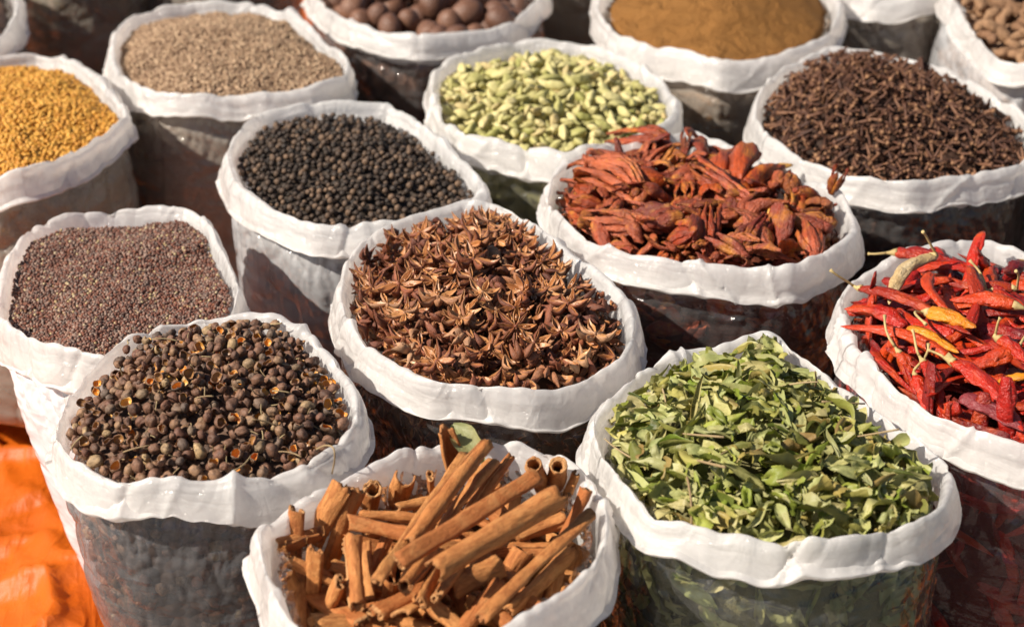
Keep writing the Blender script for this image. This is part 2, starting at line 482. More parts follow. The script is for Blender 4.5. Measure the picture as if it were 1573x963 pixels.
# ------------------------------------------------------------------ piling
class Pile:
    """drops pieces one after another on a height map until the wanted heap is reached"""
    def __init__(s, bag, depth, cell=.002):
        s.b = bag; s.cell = cell
        r = bag.rad.max() + .02
        s.x0 = bag.c - r; s.n = int(2 * r / cell) + 1
        g = s.x0[:, None] + (np.arange(s.n) + .5) * cell
        X, Y = np.meshgrid(g[0], g[1], indexing='ij')
        s.T, s.rho = bag.heap(X, Y)
        s.H = np.where(s.rho < 1.0, s.T - depth, s.T + .004)
        s.ok = np.argwhere(s.rho < .985)
        s.pen = np.zeros_like(s.H)
        s.items = []          # (variant, rotation, scale, position, rnd)
    def add(s, v, Rm, sc, pos, rnd=None, **kw):
        P = (v.smp * sc) @ Rm.T + pos
        ij = ((P[:, :2] - s.x0) / s.cell).astype(int); k = ((ij >= 0) & (ij < s.n)).all(1)
        ij = ij[k]; np.maximum.at(s.H, (ij[:, 0], ij[:, 1]), P[k, 2])
        it = dict(v=v, R=Rm, s=sc, p=np.array(pos), rnd=R.random() if rnd is None else rnd, **kw)
        s.items.append(it); return it
    def drop(s, v, Rm, sc, sink=.0, tries=14, maxover=.004, rmax=.97):
        idx = s.ok[R.integers(len(s.ok), size=tries)]
        deficit = (s.T - s.H - s.pen)[idx[:, 0], idx[:, 1]]
        i = idx[np.argmax(deficit)]
        xy = s.x0 + (i + R.random(2)) * s.cell
        P = (v.smp * sc) @ Rm.T
        Q = P[:, :2] + xy
        ij = np.clip(((Q - s.x0) / s.cell).astype(int), 0, s.n - 1)
        if (s.rho[ij[:, 0], ij[:, 1]]).max() > rmax + .06: 
            # pull it inward
            xy = xy + (s.b.c - xy) * .12; Q = P[:, :2] + xy
            ij = np.clip(((Q - s.x0) / s.cell).astype(int), 0, s.n - 1)
            if (s.rho[ij[:, 0], ij[:, 1]]).max() > rmax + .04: return None
        z = (s.H[ij[:, 0], ij[:, 1]] - P[:, 2]).max() - sink
        zc = z + P[:, 2].mean()
        if zc > s.T[i[0], i[1]] + maxover:
            s.pen[max(i[0] - 2, 0):i[0] + 3, max(i[1] - 2, 0):i[1] + 3] += .002
            return None
        return s.add(v, Rm, sc, np.array([*xy, z]))
    def slope(s, xy):
        i = np.clip(((np.asarray(xy) - s.x0) / s.cell).astype(int), 3, s.n - 4)
        gx = (s.T[i[0] + 3, i[1]] - s.T[i[0] - 3, i[1]]) / (6 * s.cell); gy = (s.T[i[0], i[1] + 3] - s.T[i[0], i[1] - 3]) / (6 * s.cell)
        n = np.array([-gx, -gy, 1.0]); return n / np.linalg.norm(n)

def place(it):
    return (it['v'].V * it['s']) @ it['R'].T + it['p']

def rank_visible(items, step=2.0):
    """how many sight lines each piece catches (picture pixels / step squared)"""
    V = []; T = []; own = []; o = 0
    for k, it in enumerate(items):
        P = place(it); v = it['v']; V.append(P)
        t = np.vstack([v.t, v.q[:, [0, 1, 2]], v.q[:, [0, 2, 3]]]) + o
        T.append(t); own.append(np.full(len(t), k)); o += len(P)
    V = np.concatenate(V); T = np.concatenate(T); own = np.concatenate(own)
    bv = BVHTree.FromPolygons(V.tolist(), T.tolist(), all_triangles=True)
    pp = proj(V); lo = np.maximum(pp[:, :2].min(0), (0, 0)); hi = np.minimum(pp[:, :2].max(0), (PW, PH))
    cnt = np.zeros(len(items)); eye = Vector(EYE)
    for y in np.arange(lo[1], hi[1], step):
        for x in np.arange(lo[0], hi[0], step):
            _, _, i, _ = bv.ray_cast(eye, Vector(ray(x, y)))
            if i is not None: cnt[own[i]] += 1
    return cnt

def mass(name, items, extra, mats, label, mat_extra=None):
    """everything nobody would count of one bag's contents: one object of kind stuff"""
    ps = []; rn = []
    for it in items:
        v = it['v']; ps.append(Piece(place(it), v.q, v.t, v.mq, v.mt)); rn.append(np.full(len(v.V), it['rnd']))
    for p in extra: ps.append(p); rn.append(np.full(len(p.V), getattr(p, 'rnd', .5)))
    j = join(ps)
    me = mk_mesh(name, j.V, [j.q, j.t], mats, np.concatenate([j.mq, j.mt]), rnd=np.concatenate(rn))
    return link(name, me, label=label, kind='stuff', category='spice')

def add_child(name, p, mats, parent, rnd):
    o = bpy.data.objects.new(name, p.get_mesh(name, mats)); C.objects.link(o)
    o.parent = parent; o.color = (rnd, rnd, rnd, 1)
    return o

def objects(items, name, cat, group, mats, label):
    """one object per piece; pieces of one variant share their meshes"""
    out = []
    for it in items:
        v = it['v']; mm = it.get('mats', mats)
        o = bpy.data.objects.new(name, (v.main or v).get_mesh(name, mm)); C.objects.link(o)
        M = np.eye(4); M[:3, :3] = it['R'] * it['s']; M[:3, 3] = it['p']
        o.matrix_world = Matrix(M.tolist())
        r = it['rnd']; o.color = (r, r, r, 1)
        o['category'] = cat; o['group'] = group
        o['label'] = it.get('label') or (label(it) if callable(label) else label)
        for kn, kp, sub in v.kids:
            k = add_child(kn, kp, mm, o, r)
            for sn, sp in sub: add_child(sn, sp, mm, k, r)
        out.append(o)
    return out

def finish(pile, fill_name, fill_label, core, core_mats, mats, name, cat, group, label, extra=(), top=300, least=6):
    """the pieces that show largest become objects, the rest join the bag's packed contents"""
    its = pile.items
    cnt = rank_visible(its)
    for it, c in zip(its, cnt): it['cnt'] = c
    o = np.argsort(-cnt); keep = [its[i] for i in o[:top] if its[i]['cnt'] >= least or 'label' in its[i]]
    kid = {id(i) for i in keep}; rest = [i for i in its if id(i) not in kid]
    def where(it):
        d = (it['p'][:2] - pile.b.c) / pile.b.rmean
        if np.hypot(*d) < .42: return ' near the middle'
        a = math.degrees(math.atan2(d[1], d[0])) % 360
        return ' near the ' + ('right', 'back right', 'back', 'back left', 'left', 'front left', 'front', 'front right')[int((a + 22.5) // 45) % 8] + ' rim'
    base = label if callable(label) else (lambda it: label)
    objects(keep, name, cat, group, mats, lambda it: base(it) + where(it))
    k = len(mats); core.mq = core.mq * 0 + k; core.mt = core.mt * 0 + k
    f = mass(fill_name, rest + list(extra), [core], list(mats) + list(core_mats), fill_label)
    f.color = (0, 0, 0, 1)
    if 'DBG' in globals(): print('KIND', name, 'pieces', len(its), 'kept', len(keep), 'least', keep[-1]['cnt'] if keep else 0, flush=True)

def wall_items(bag, vs, n, t0, t1, flat=True, sc=(1, 1), inset=.004):
    """pieces pressed against the inside of the film where it faces this way"""
    W = bag.wall(inset, 40); out = []
    N = bag.N
    toc = EYE[:2] - bag.c; toc /= np.linalg.norm(toc)
    ok = np.where(bag.out[:, :2] @ toc > -.35)[0]
    for _ in range(n):
        j = R.choice(ok); t = R.uniform(t0, t1); i = int(t * 39)
        p = W[i, j].copy(); nrm = bag.out[j]
        s_ = R.uniform(*sc); a = R.uniform(0, 2 * PI)
        tang = np.cross([0, 0, 1.0], nrm); x = tang * math.cos(a) + np.array([0, 0, 1.0]) * math.sin(a)
        Rm = align(x, nrm + R.normal(0, .15, 3)) if flat else rand_rot()
        v = vs[R.integers(len(vs))]
        depth = ((v.smp * s_) @ Rm.T @ nrm).max()
        out.append(dict(v=v, R=Rm, s=s_, p=p - nrm * depth, rnd=R.random()))
    return out

def grains(bag, pitch, v, sizes, depth=.0012, layers=2):
    """fine seed strewn over the heap, as items"""
    r = bag.rad.max(); out = []
    for L in range(layers):
        g = np.arange(-r, r, pitch); X, Y = np.meshgrid(g, g, indexing='ij')
        X = X + (np.arange(len(g)) % 2)[None, :] * pitch / 2 + R.uniform(-.4, .4, X.shape) * pitch + bag.c[0]
        Y = Y + R.uniform(-.4, .4, X.shape) * pitch + bag.c[1]
        z, rho = bag.heap(X, Y); k = (rho < 1.0)
        for x, y, zz in zip(X[k], Y[k], z[k]):
            out.append(dict(v=v[R.integers(len(v))], R=rand_rot(), s=R.uniform(*sizes), p=np.array([x, y, zz - R.uniform(0, depth * (1 + L))]), rnd=R.random()))
    return out
# ------------------------------------------------------------------ the bags, traced from their rolled rims
B = {}
B['anise'] = Bag([(522, 450), (530, 400), (552, 370), (600, 347), (658, 326), (706, 313), (735, 307, .004), (755, 309, .004), (808, 333), (862, 370), (912, 410), (957, 450), (972, 485), (972, 520), (955, 550), (880, 582), (820, 596), (727, 592), (665, 587), (618, 566), (556, 525), (530, 485)], .305, seed=3, dome=.022, edge=.012)
B['berry'] = Bag([(88, 650), (98, 615), (128, 573), (162, 540), (195, 517), (240, 500), (295, 489), (374, 483), (430, 489), (470, 508), (508, 545), (532, 580), (548, 612), (549, 640), (530, 675), (475, 715), (378, 735), (291, 741), (178, 737), (110, 705), (86, 675)], .31, seed=7, dome=.024, edge=.010, taper=.62)
B['curry'] = Bag([(912, 655), (915, 632), (938, 607), (975, 575), (1020, 553), (1075, 540), (1100, 540), (1160, 513, .006), (1180, 506, .010), (1200, 513, .008), (1232, 545), (1310, 605), (1372, 655), (1448, 700), (1462, 735), (1450, 775), (1405, 805), (1320, 825), (1255, 833), (1150, 822), (1090, 814), (1005, 795), (960, 745), (925, 695)], .31, seed=5, dome=.026, edge=.014, taper=.86)
B['cinnamon'] = Bag([(397, 820), (412, 800), (480, 760), (550, 722), (630, 690), (690, 676), (755, 676), (820, 688), (870, 700), (900, 722), (928, 770), (932, 815), (915, 865), (865, 910), (790, 955), (730, 985), (620, 993), (510, 985), (445, 940), (410, 880)], .305, seed=9, dome=.010, edge=.041, taper=.8, hem=.03)
B['mustard'] = Bag([(-2, 450), (8, 405), (38, 355), (75, 338), (130, 324), (200, 319), (285, 322), (318, 340), (338, 375), (358, 420), (368, 450), (345, 490), (260, 535), (170, 545), (80, 530), (25, 500), (-5, 475)], .285, seed=11, dome=.004, edge=.011, taper=.60, hem=.03, lean=(.012, 0))
B['pepper'] = Bag([(350, 240), (360, 205), (400, 175), (483, 159), (540, 157), (597, 158), (635, 180), (690, 225), (738, 272), (740, 292), (690, 315), (620, 337), (550, 343), (484, 343), (412, 318), (362, 280)], .295, seed=13, dome=.016, edge=.016, taper=.78)
B['mace'] = Bag([(840, 300), (850, 262), (875, 242), (945, 217), (1022, 209), (1066, 203), (1145, 235), (1215, 268), (1290, 303), (1313, 340), (1310, 362), (1275, 388), (1210, 412), (1110, 408), (1020, 400), (925, 380), (865, 340)], .30, seed=15, dome=.018, edge=.014, taper=.86)
B['cardamom'] = Bag([(664, 140), (668, 105), (692, 88), (750, 72), (798, 60), (853, 61), (905, 66), (955, 86), (1018, 120), (1037, 155), (1036, 178), (1005, 200), (930, 218), (870, 236), (800, 223), (720, 210), (678, 182)], .29, seed=17, dome=.020, edge=.020, taper=.84)
B['clove'] = Bag([(1160, 175), (1166, 145), (1195, 110), (1228, 91), (1272, 74), (1340, 82), (1408, 92), (1478, 118), (1560, 158), (1590, 190), (1592, 222), (1565, 247), (1465, 268), (1395, 278), (1300, 264), (1240, 245), (1180, 210)], .295, seed=19, dome=.040, edge=.018, taper=.84, skew=(-.1, .4))
B['powder'] = Bag([(917, 15), (925, -15), (960, -45), (1030, -62), (1110, -66), (1190, -58), (1255, -35), (1288, -5), (1288, 25), (1268, 52), (1195, 83), (1108, 94), (1045, 77), (985, 66), (940, 45)], .29, seed=21, dome=.055, edge=.016, pw=1.3, taper=.84)
B['cumin'] = Bag([(172, 80), (176, 50), (195, 30), (240, 14), (300, 5), (385, 6), (437, 16), (485, 50), (532, 92), (532, 112), (475, 134), (406, 143), (300, 147), (240, 140), (185, 108)], .29, seed=23, dome=.022, edge=.012, taper=.98)
B['fenugreek'] = Bag([(-170, 170), (-150, 120), (-90, 92), (-10, 84), (55, 79), (108, 96), (148, 115), (182, 155), (194, 178), (165, 205), (105, 238), (32, 264), (-20, 268), (-100, 250), (-155, 215)], .29, seed=25, dome=.022, edge=.012, taper=1.0)
B['nutmeg'] = Bag([(485, -5), (480, -35), (510, -62), (570, -80), (650, -88), (730, -84), (795, -65), (830, -40), (836, -10), (815, 16), (780, 38), (700, 51), (640, 57), (572, 43), (515, 22)], .285, seed=27, dome=.01, edge=.02, taper=.84)
B['ginger'] = Bag([(1452, -20), (1470, -50), (1530, -75), (1610, -85), (1700, -80), (1790, -50), (1820, -10), (1800, 40), (1740, 75), (1660, 92), (1575, 92), (1535, 84), (1500, 55), (1470, 15)], .30, seed=29, dome=.03, edge=.014, taper=1.0)
B['chili'] = Bag([(1290, 468), (1297, 445), (1318, 425), (1350, 408), (1415, 378), (1508, 376), (1555, 384), (1640, 410), (1740, 460), (1790, 530), (1780, 600), (1720, 660), (1640, 686), (1570, 680), (1465, 652), (1432, 640), (1370, 590), (1310, 525)], .305, seed=31, dome=.017, edge=.014, taper=.86)
B['brown'] = Bag(ell(335, -105, 125, 50), .28, seed=43, dome=.01)
B['corner'] = Bag([(22, -20), (26, 15), (15, 45), (-10, 60), (-80, 70), (-180, 58), (-230, 10), (-200, -50), (-100, -80), (-20, -55)], .29, seed=33, dome=.012, edge=.015)
B['olive'] = Bag(ell(105, -118, 135, 54), .29, seed=35, dome=.01)
B['tan'] = Bag(ell(880, -112, 110, 40), .29, seed=37, dome=.01)
B['dark'] = Bag(ell(1372, -62, 128, 56), .29, seed=39, dome=.01)
B['edge'] = Bag(ell(1768, 235, 182, 72), .275, seed=41, dome=.01)

film_clear = film_mat('clear_film', .055, gloss=.2)
film_hazy = film_mat('hazy_film', .42, (.8, .81, .84), gloss=.2)
film_cloud = film_mat('cloudy_film', 2.2, (.84, .85, .88), gloss=.15)
film_mid = film_mat('dusty_film', .12, (.76, .76, .80), gloss=.2)
film_soft = film_mat('dull_film', .42, (.58, .52, .45), gloss=.12)

LB = {
 'anise': ('open plastic bag of star anise with a rolled white rim, between mace and cinnamon', film_clear),
 'berry': ('open plastic bag heaped with round brown berry husks, beside the orange tarp', film_mid),
 'curry': ('open plastic bag of dried green curry leaves with a peaked white rim', film_clear),
 'cinnamon': ('open plastic bag of cinnamon sticks with a tall loose white rim', film_clear),
 'mustard': ('cloudy white plastic bag of tiny reddish brown mustard seeds', film_cloud),
 'pepper': ('open plastic bag of black peppercorns with a cloudy side and white rim', film_hazy),
 'mace': ('open plastic bag of orange red mace between cardamom and star anise', film_clear),
 'cardamom': ('open plastic bag of pale green cardamom pods with a white rim', film_clear),
 'clove': ('open plastic bag of dark brown cloves behind the red chillies', film_clear),
 'powder': ('open plastic bag holding a mound of tan spice powder', film_soft),
 'cumin': ('open plastic bag of fine grey brown seeds behind the peppercorns', film_soft),
 'fenugreek': ('open plastic bag of golden yellow seeds cut off by the left edge', film_soft),
 'nutmeg': ('open plastic bag of whole brown nutmegs cut off by the top edge', film_clear),
 'ginger': ('open plastic bag of knobbly dried ginger in the upper right corner', film_hazy),
 'chili': ('open plastic bag of red dried chillies cut off by the right edge', film_clear),
 'corner': ('bag in the upper left corner of which only the white rim shows', film_soft),
 'brown': ('dark bag almost hidden behind the bags of grey brown seeds and nutmegs', film_soft),
 'olive': ('filled bag with an olive brown side between the golden and the grey brown seeds', film_soft),
 'tan': ('shaded tan bag glimpsed between the nutmegs and the tan powder', film_soft),
 'dark': ('dark brown bag with a white rim between the tan powder and the ginger', film_soft),
 'edge': ('bag whose side just shows at the right edge above the chillies', film_soft),
}
for k, b in B.items(): b.build(*LB[k])
if 'DBG' in globals():
    for k, b in B.items():
        for k2, b2 in B.items():
            if k < k2:
                d = b2.curve[:, None, :2] - b.curve[None, ::4, :2]
                dd = np.hypot(d[..., 0], d[..., 1]).min()
                rho, _ = b.polar(b2.curve[:, 0], b2.curve[:, 1])
                if rho.min() < 1.2: print('NEAR', k, k2, round(float(rho.min()), 3), round(float(dd), 4))
        print(k, 'c', b.c.round(3), 'r', round(float(b.rmean), 4), 'pix x', b.rad.min().round(3), b.rad.max().round(3))
# ------------------------------------------------------------------ shapes of the spices
def lumpy(sub, ax, amp, freq, seed, mat=0):
    V, T = ico(sub); V = V * (1 + amp * fbm(V * freq + seed * 3.1, seed, 3)[:, None]) * np.array(ax)
    return Piece(V, (), T, mat, mat)

def shell(r, span, ax, seed, thick=.13, mo=0, mi=1):
    """an opened husk: a bowl with a bright lining"""
    n, k = 8, 16; ph = np.linspace(0, 2 * PI, k, endpoint=False)[None]
    th = np.linspace(0.02, span, n)[:, None] * (1 + .30 * np.sin(ph + seed * 1.7) + .14 * np.sin(3 * ph + seed))
    D = st(np.sin(th) * np.cos(ph), np.sin(th) * np.sin(ph), -np.cos(th))
    nz = 1 + .10 * fbm(D * 2.2 + seed, seed)[..., None]
    edge = 1 + .10 * np.sin(ph * 2 + seed)[..., None] * (th / span)[..., None]
    O = D * r * nz * edge * np.array(ax); I = D * r * (1 - thick) * nz * edge * np.array(ax) + np.array([0, 0, r * .03])
    V = np.concatenate([O.reshape(-1, 3), I.reshape(-1, 3)])
    q1 = grid_faces(n, k, True)[:, ::-1]; q2 = grid_faces(n, k, True, n * k)
    j = np.arange(k); a = (n - 1) * k
    q3 = np.stack([a + j, a + (j + 1) % k, n * k + a + (j + 1) % k, n * k + a + j], -1)[:, ::-1]
    return Piece(V, np.concatenate([q1, q2, q3]), (), np.concatenate([np.full(len(q1), mo), np.full(len(q2), mi), np.full(len(q3), mo)]))

def moved(p, Rm=None, t=(0, 0, 0), s=1.0):
    V = p.V * s
    if Rm is not None: V = V @ Rm.T
    return Piece(V + np.array(t), p.q, p.t, p.mq, p.mt)

def stalk_piece(p0, d, L, r, mat, bend=.3, k=6, n=7):
    d = np.asarray(d, float); d /= np.linalg.norm(d); side = np.cross(d, R.normal(size=3)); side /= np.linalg.norm(side)
    u = np.linspace(0, 1, n)[:, None]
    return tube(np.asarray(p0) + d * L * u + side * bend * L * u ** 2, r * np.linspace(1.2, .85, n), k, mat=mat)

def berry_vars():
    vs = []
    for i in range(9):
        ax = (R.uniform(1, 1.2), R.uniform(.78, .95), R.uniform(.75, .95)); p = lumpy(2, np.array(ax) * .0047, .17, 1.5, i + 1)
        if i % 4 == 1: p.V[:, 1] += 55 * p.V[:, 0] ** 2; p.V[:, 0] *= 1.15
        # a seam round the husk
        p.V *= (1 - .11 * np.exp(-(p.V[:, 1] / .0007) ** 2))[:, None]
        if i % 3 == 0: p = compound(p, [('stalk', stalk_piece((.0042, 0, 0), (1, R.normal(0, .4), R.normal(0, .4)), R.uniform(.004, .008), .00045, 2), [])])
        p.kind = 'whole'; vs.append(p)
    for i in range(6):
        p = shell(.0047, R.uniform(1.5, 2.25), (1, R.uniform(.6, .9), R.uniform(.8, 1.2)), i + 20); p.kind = 'split'; vs.append(p)
    for i in range(4):
        a = R.uniform(.5, .9)
        s1 = shell(.0044, 1.5, (1, .85, .9), i + 30); s2 = shell(.0044, 1.5, (1, .85, .9), i + 40)
        p = join([moved(s1, rotm((0, 1, 0), a), (-.0036, 0, .001)), moved(s2, rotm((0, 1, 0), -a), (.0036, 0, .001))]); p.kind = 'split'; vs.append(p)
    return vs

def pepper_vars():
    return [lumpy(2, np.array((1, R.uniform(.9, 1), R.uniform(.9, 1))) * .0030, .10, 3.2, i + 60) for i in range(8)]

def cardamom_vars():
    vs = []
    for i in range(9):
        n, k = 15, 15; L = R.uniform(.018, .027); x = np.linspace(-.5, .5, n)
        rad = .0050 * R.uniform(.8, 1.1) * np.maximum(np.cos(x * PI) ** .62, .07) * (1 - .22 * x)
        path = np.stack([x * L, .0022 * (x * 2) ** 2 * R.normal(0, .7), 0 * x], -1)
        ph = R.uniform(0, 6)
        wob = lambda u, a: 1 + .16 * np.cos(3 * a + ph) + .05 * np.cos(15 * a + 3 * np.sin(u * 5)) + .17 * fbm(st(u * 4, np.cos(a) * 1.3, np.sin(a) * 1.3 + i * 5), i)
        p = tube(path, rad, k, wob=wob)
        if i % 4 == 3:
            p = compound(p, [('stalk', stalk_piece((L * .48, 0, 0), (1, .2, 0), .004, .0006, 1), [])])
        vs.append(p)
    return vs

def clove_vars():
    vs = []
    for i in range(6):
        L = .0115; u = np.linspace(0, 1, 6)
        path = np.stack([u * L, .0012 * R.normal() * u ** 2, 0 * u], -1)
        ps = [tube(path, np.interp(u, [0, .2, .8, 1], [.0008, .0011, .0015, .0018]), 6)]
        if i < 5:
            V, T = ico(1); ps.append(moved(Piece(V, (), T, 1, 1), None, path[-1] + (.0012, 0, 0), .0019))
            for j in range(4):
                a = j * PI / 2 + .4; d = np.array([.35, math.cos(a), math.sin(a)])
                ps.append(stalk_piece(path[-1] + d * .0008, d, .0026, .0007, 0, .2, 4, 3))
        else: ps[0].V[:, 0] *= 1.5
        vs.append(join(ps))
    return vs

def carpel(Rr, open_, seed, mo=0, mi=1):
    n = 9; s = np.linspace(0.0, 1, n); rg = np.random.default_rng(seed)
    w = .0026 * rg.uniform(.8, 1.2) * np.minimum(np.sin(PI * np.clip(s * .97 + .03, 0, 1) ** 1.05) ** .9, (1 - s) * 2.4 + .03) + .0002
    d = .0054 * rg.uniform(.85, 1.15) * np.sin(PI * np.clip(s * .90 + .06, 0, 1) ** .9) ** .8 + .0004
    g = np.maximum(w * open_, .0002)
    zt = .0036 * s ** 4 + .0008 * np.sin(s * 5 + seed)
    x = Rr * (s + .04)
    ring = [(-g, 0 * d), (-.86 * w, -.30 * d), (-.50 * w, -.72 * d), (0 * w, -d), (.50 * w, -.72 * d), (.86 * w, -.30 * d), (g, 0 * d), (g * .74, -.02 * d), (.30 * w * (open_ + .2), -.58 * d), (-.30 * w * (open_ + .2), -.58 * d), (-g * .74, -.02 * d)]
    k = len(ring)
    V = np.stack([np.stack([x, a, zt + b], -1) for a, b in ring], 1)
    V = V + .00035 * np.stack([fbm(V * 700 + seed, seed + q, 2) for q in range(3)], -1)
    q = grid_faces(n, k, True)[:, ::-1]
    col = np.tile(np.arange(k), n - 1)
    return Piece(V.reshape(-1, 3), q, [(0, j + 1, j + 2) for j in range(0)], np.where(col >= 6, mi, mo))

def anise_vars():
    vs = []
    for i in range(10):
        m = R.integers(6, 9); ps = []; seeds = []
        for j in range(m):
            if i > 4 and R.random() < .25: continue
            a = 2 * PI * j / 8 + R.normal(0, .08) if m == 8 else 2 * PI * j / m + R.normal(0, .1)
            op = R.choice([.25, .6, .85, 1.1]); L = R.uniform(.0115, .0165)
            M = rotm((0, 0, 1), a) @ rotm((0, 1, 0), R.normal(-.08, .12 if i < 5 else .22))
            ps.append(moved(carpel(L, op, int(R.integers(1e6))), M))
            if op > .5 and len(seeds) < 3 and i < 5:
                sd_ = lumpy(1, (.0026, .0013, .0016), .03, 2, i, 2)
                seeds.append(('seed', moved(sd_, M, M @ np.array([L * .5, 0, -.0014])), []))
        ps.append(moved(lumpy(1, (.0016, .0016, .0022), .1, 2, i + 3), None, (0, 0, -.001)))
        body = join(ps)
        if seeds: body = compound(body, seeds)
        body.kind = 'star'; vs.append(body)
    for i in range(8):
        p = carpel(R.uniform(.012, .017), R.choice([.3, .8, 1.15]), 500 + i)
        if i > 4: p = join([p, moved(carpel(.013, .5, 600 + i), rotm((0, 0, 1), .8))])
        p.V = p.V - p.V.mean(0); p.smp = p.V; p.kind = 'part'; vs.append(p)
    return vs

def mace_piece(seed, L, Wd, Hh, span, strips, split, curl, mo=0):
    """a leathery aril: ribs side by side over a crushed ellipsoid, fraying into fingers"""
    rg = np.random.default_rng(seed); ps = []
    tot = span; a0 = -tot / 2; sh = rg.normal(0, .25)
    for k in range(strips):
        wk = tot / strips; c = a0 + (k + .5) * wk
        nu, nv = 16, 6; u = np.linspace(0, 1, nu)[:, None]; v = np.linspace(-1, 1, nv)[None]
        ul = rg.uniform(.72, 1.0); sp = split * rg.uniform(.7, 1.2)
        uu = u * ul
        wid = np.where(u < sp, 1.02, np.maximum(1.02 - (u - sp) / max(1 - sp, .05) * .86, .1))
        drift = np.where(u > sp, (u - sp) ** 1.5 * rg.normal(0, 1.0), 0)
        ph = c + wk * .5 * wid * v + drift + sh * u
        al = .16 + uu * 2.35                      # polar angle along the nut
        lift = curl * np.clip(u - sp, 0, 1) ** 2 * rg.normal(.6, .8)
        rad = 1 - .20 * v ** 2 * (1 if strips > 1 else 0) + .10 * fbm(st(uu * 5, ph * 2, seed * 1.0), seed, 3) + lift
        rad = rad + .05 * np.cos(ph * 23 + 2 * np.sin(uu * 4))
        X = -np.cos(al) * L * (1 + .25 * lift); Y = np.sin(al) * np.sin(ph) * Wd * rad; Z = np.sin(al) * np.cos(ph) * Hh * rad
        Y = Y + .12 * Wd * np.sin(uu * 5 + seed)
        O = st(X, Y, Z)
        gu = np.gradient(O, axis=0); gv = np.gradient(O, axis=1); nn = np.cross(gu, gv); nn /= np.linalg.norm(nn, axis=-1)[..., None] + 1e-9
        if (nn[nu // 2, nv // 2] * np.array([0, Y[nu // 2, nv // 2], Z[nu // 2, nv // 2]])).sum() < 0: nn = -nn
        th = .0011 * (1 - .6 * np.abs(v) ** 3)[..., None]
        I = O - nn * th - nn * .0003
        ring = np.concatenate([O, I[:, ::-1]], 1); kk = 2 * nv
        V = ring.reshape(-1, 3); q = grid_faces(nu, kk, True)
        j = np.arange(nv - 1)
        e0 = np.stack([j, j + 1, kk - 2 - j, kk - 1 - j], -1); e1 = e0[:, ::-1] + (nu - 1) * kk
        ps.append(Piece(V, np.concatenate([q, e0, e1]), (), mo))
    # the knob where the ribs meet
    ps.append(moved(lumpy(1, (.0035, .4 * Wd, .4 * Hh), .15, 2, seed, mo), None, (-L * .93, 0, Hh * .08)))
    p = join(ps); q_ = p.V * 75 + seed
    p.V = p.V + .16 * Hh * np.stack([fbm(q_, seed + k, 2) for k in range(3)], -1) + .0005 * np.stack([vn(q_ * 6, seed + 5 + k) for k in range(3)], -1)
    p.V = p.V - np.array([p.V[:, 0].mean(), p.V[:, 1].mean(), p.V[:, 2].mean()])
    p.smp = p.V[::max(1, len(p.V) // 140)]
    return p

def mace_vars():
    vs = []
    for i in range(18):
        big = i % 3
        L = R.uniform(.012, .019); W = R.uniform(.007, .0115); H = R.uniform(.005, .009)
        vs.append(mace_piece(100 + i, L, W, H, R.uniform(3.0, 5.6) if big else R.uniform(1.6, 2.6), int(R.integers(2, 5)) if big else int(R.integers(1, 3)), R.uniform(.6, .95), R.uniform(.2, .8)))
    for i in range(4):
        n = 12; u = np.linspace(0, 1, n); L = R.uniform(.02, .03)
        path = np.stack([u * L - L / 2, .006 * np.sin(u * 4 + i), .005 * np.sin(u * 3 + 2 * i)], -1)
        vs.append(tube(path, .0026 * np.sin(PI * (u * .86 + .08)) ** .6, 9, sx=1.3, sn=.6, wob=lambda a, b: 1 + .3 * fbm(st(a * 6, np.cos(b) * 1.4, np.sin(b) * 1.4 + i * 3), i)))
    return vs

def leaf(L, W, fold, curl, twist, seed, cut=(0, 1), wavy=.5):
    n, k = 12, 7; rg = np.random.default_rng(seed)
    u = np.linspace(cut[0], cut[1], n)[:, None]; v = np.linspace(-1, 1, k)[None]
    w = W / 2 * np.sin(PI * np.clip(u, .012, .985) ** .82) ** .85
    w = w * (1 + .12 * fbm(st(u * 4, 0 * v + np.sign(v), seed), seed))
    y = v * w * math.cos(fold); z = np.abs(v) * w * math.sin(fold) + wavy * .0026 * fbm(st(u * 6, v * 1.4, seed), seed + 3, 2) + .0006 * np.cos(v * PI * 2.0)
    x = (u - .5) * L
    tw = twist * (u - .5); y, z = y * np.cos(tw) - z * np.sin(tw), y * np.sin(tw) + z * np.cos(tw)
    a = curl * (u - .5) + 1e-4; Rr = L / (curl + 1e-4)
    X = (Rr + z) * np.sin(a); Z = Rr - (Rr + z) * np.cos(a); Z = -Z + 2 * z * 0 
    P = st(X, y, -(Z) if False else Z).reshape(-1, 3)
    cr = rg.normal(0, .0010); P[:, 1] += cr * np.sin(P[:, 0] * 180)
    P -= P.mean(0)
    return Piece(P, grid_faces(n, k), (), 0, 0, 84)

def leaf_vars():
    vs = []
    for i in range(28):
        cut = (0, 1) if i < 13 else ((0, R.uniform(.45, .8)) if i % 2 else (R.uniform(.25, .5), 1))
        vs.append(leaf(R.uniform(.026, .042), R.uniform(.0075, .0130), R.choice([.2, .5, .8, 1.15, -.5]), R.uniform(-1.8, 2.4), R.normal(0, 1.0), 300 + i, cut, R.uniform(.4, 1.5)))
    return vs

def chili_path(L, bend, n=22, hook=0.0):
    u = np.linspace(0, 1, n)
    return np.stack([u * L - L / 2, bend * L * (np.sin(u * PI) - .5), .08 * L * np.sin(u * 5 + bend * 9) * .4 + hook * L * np.maximum(u - .7, 0) ** 2], -1)

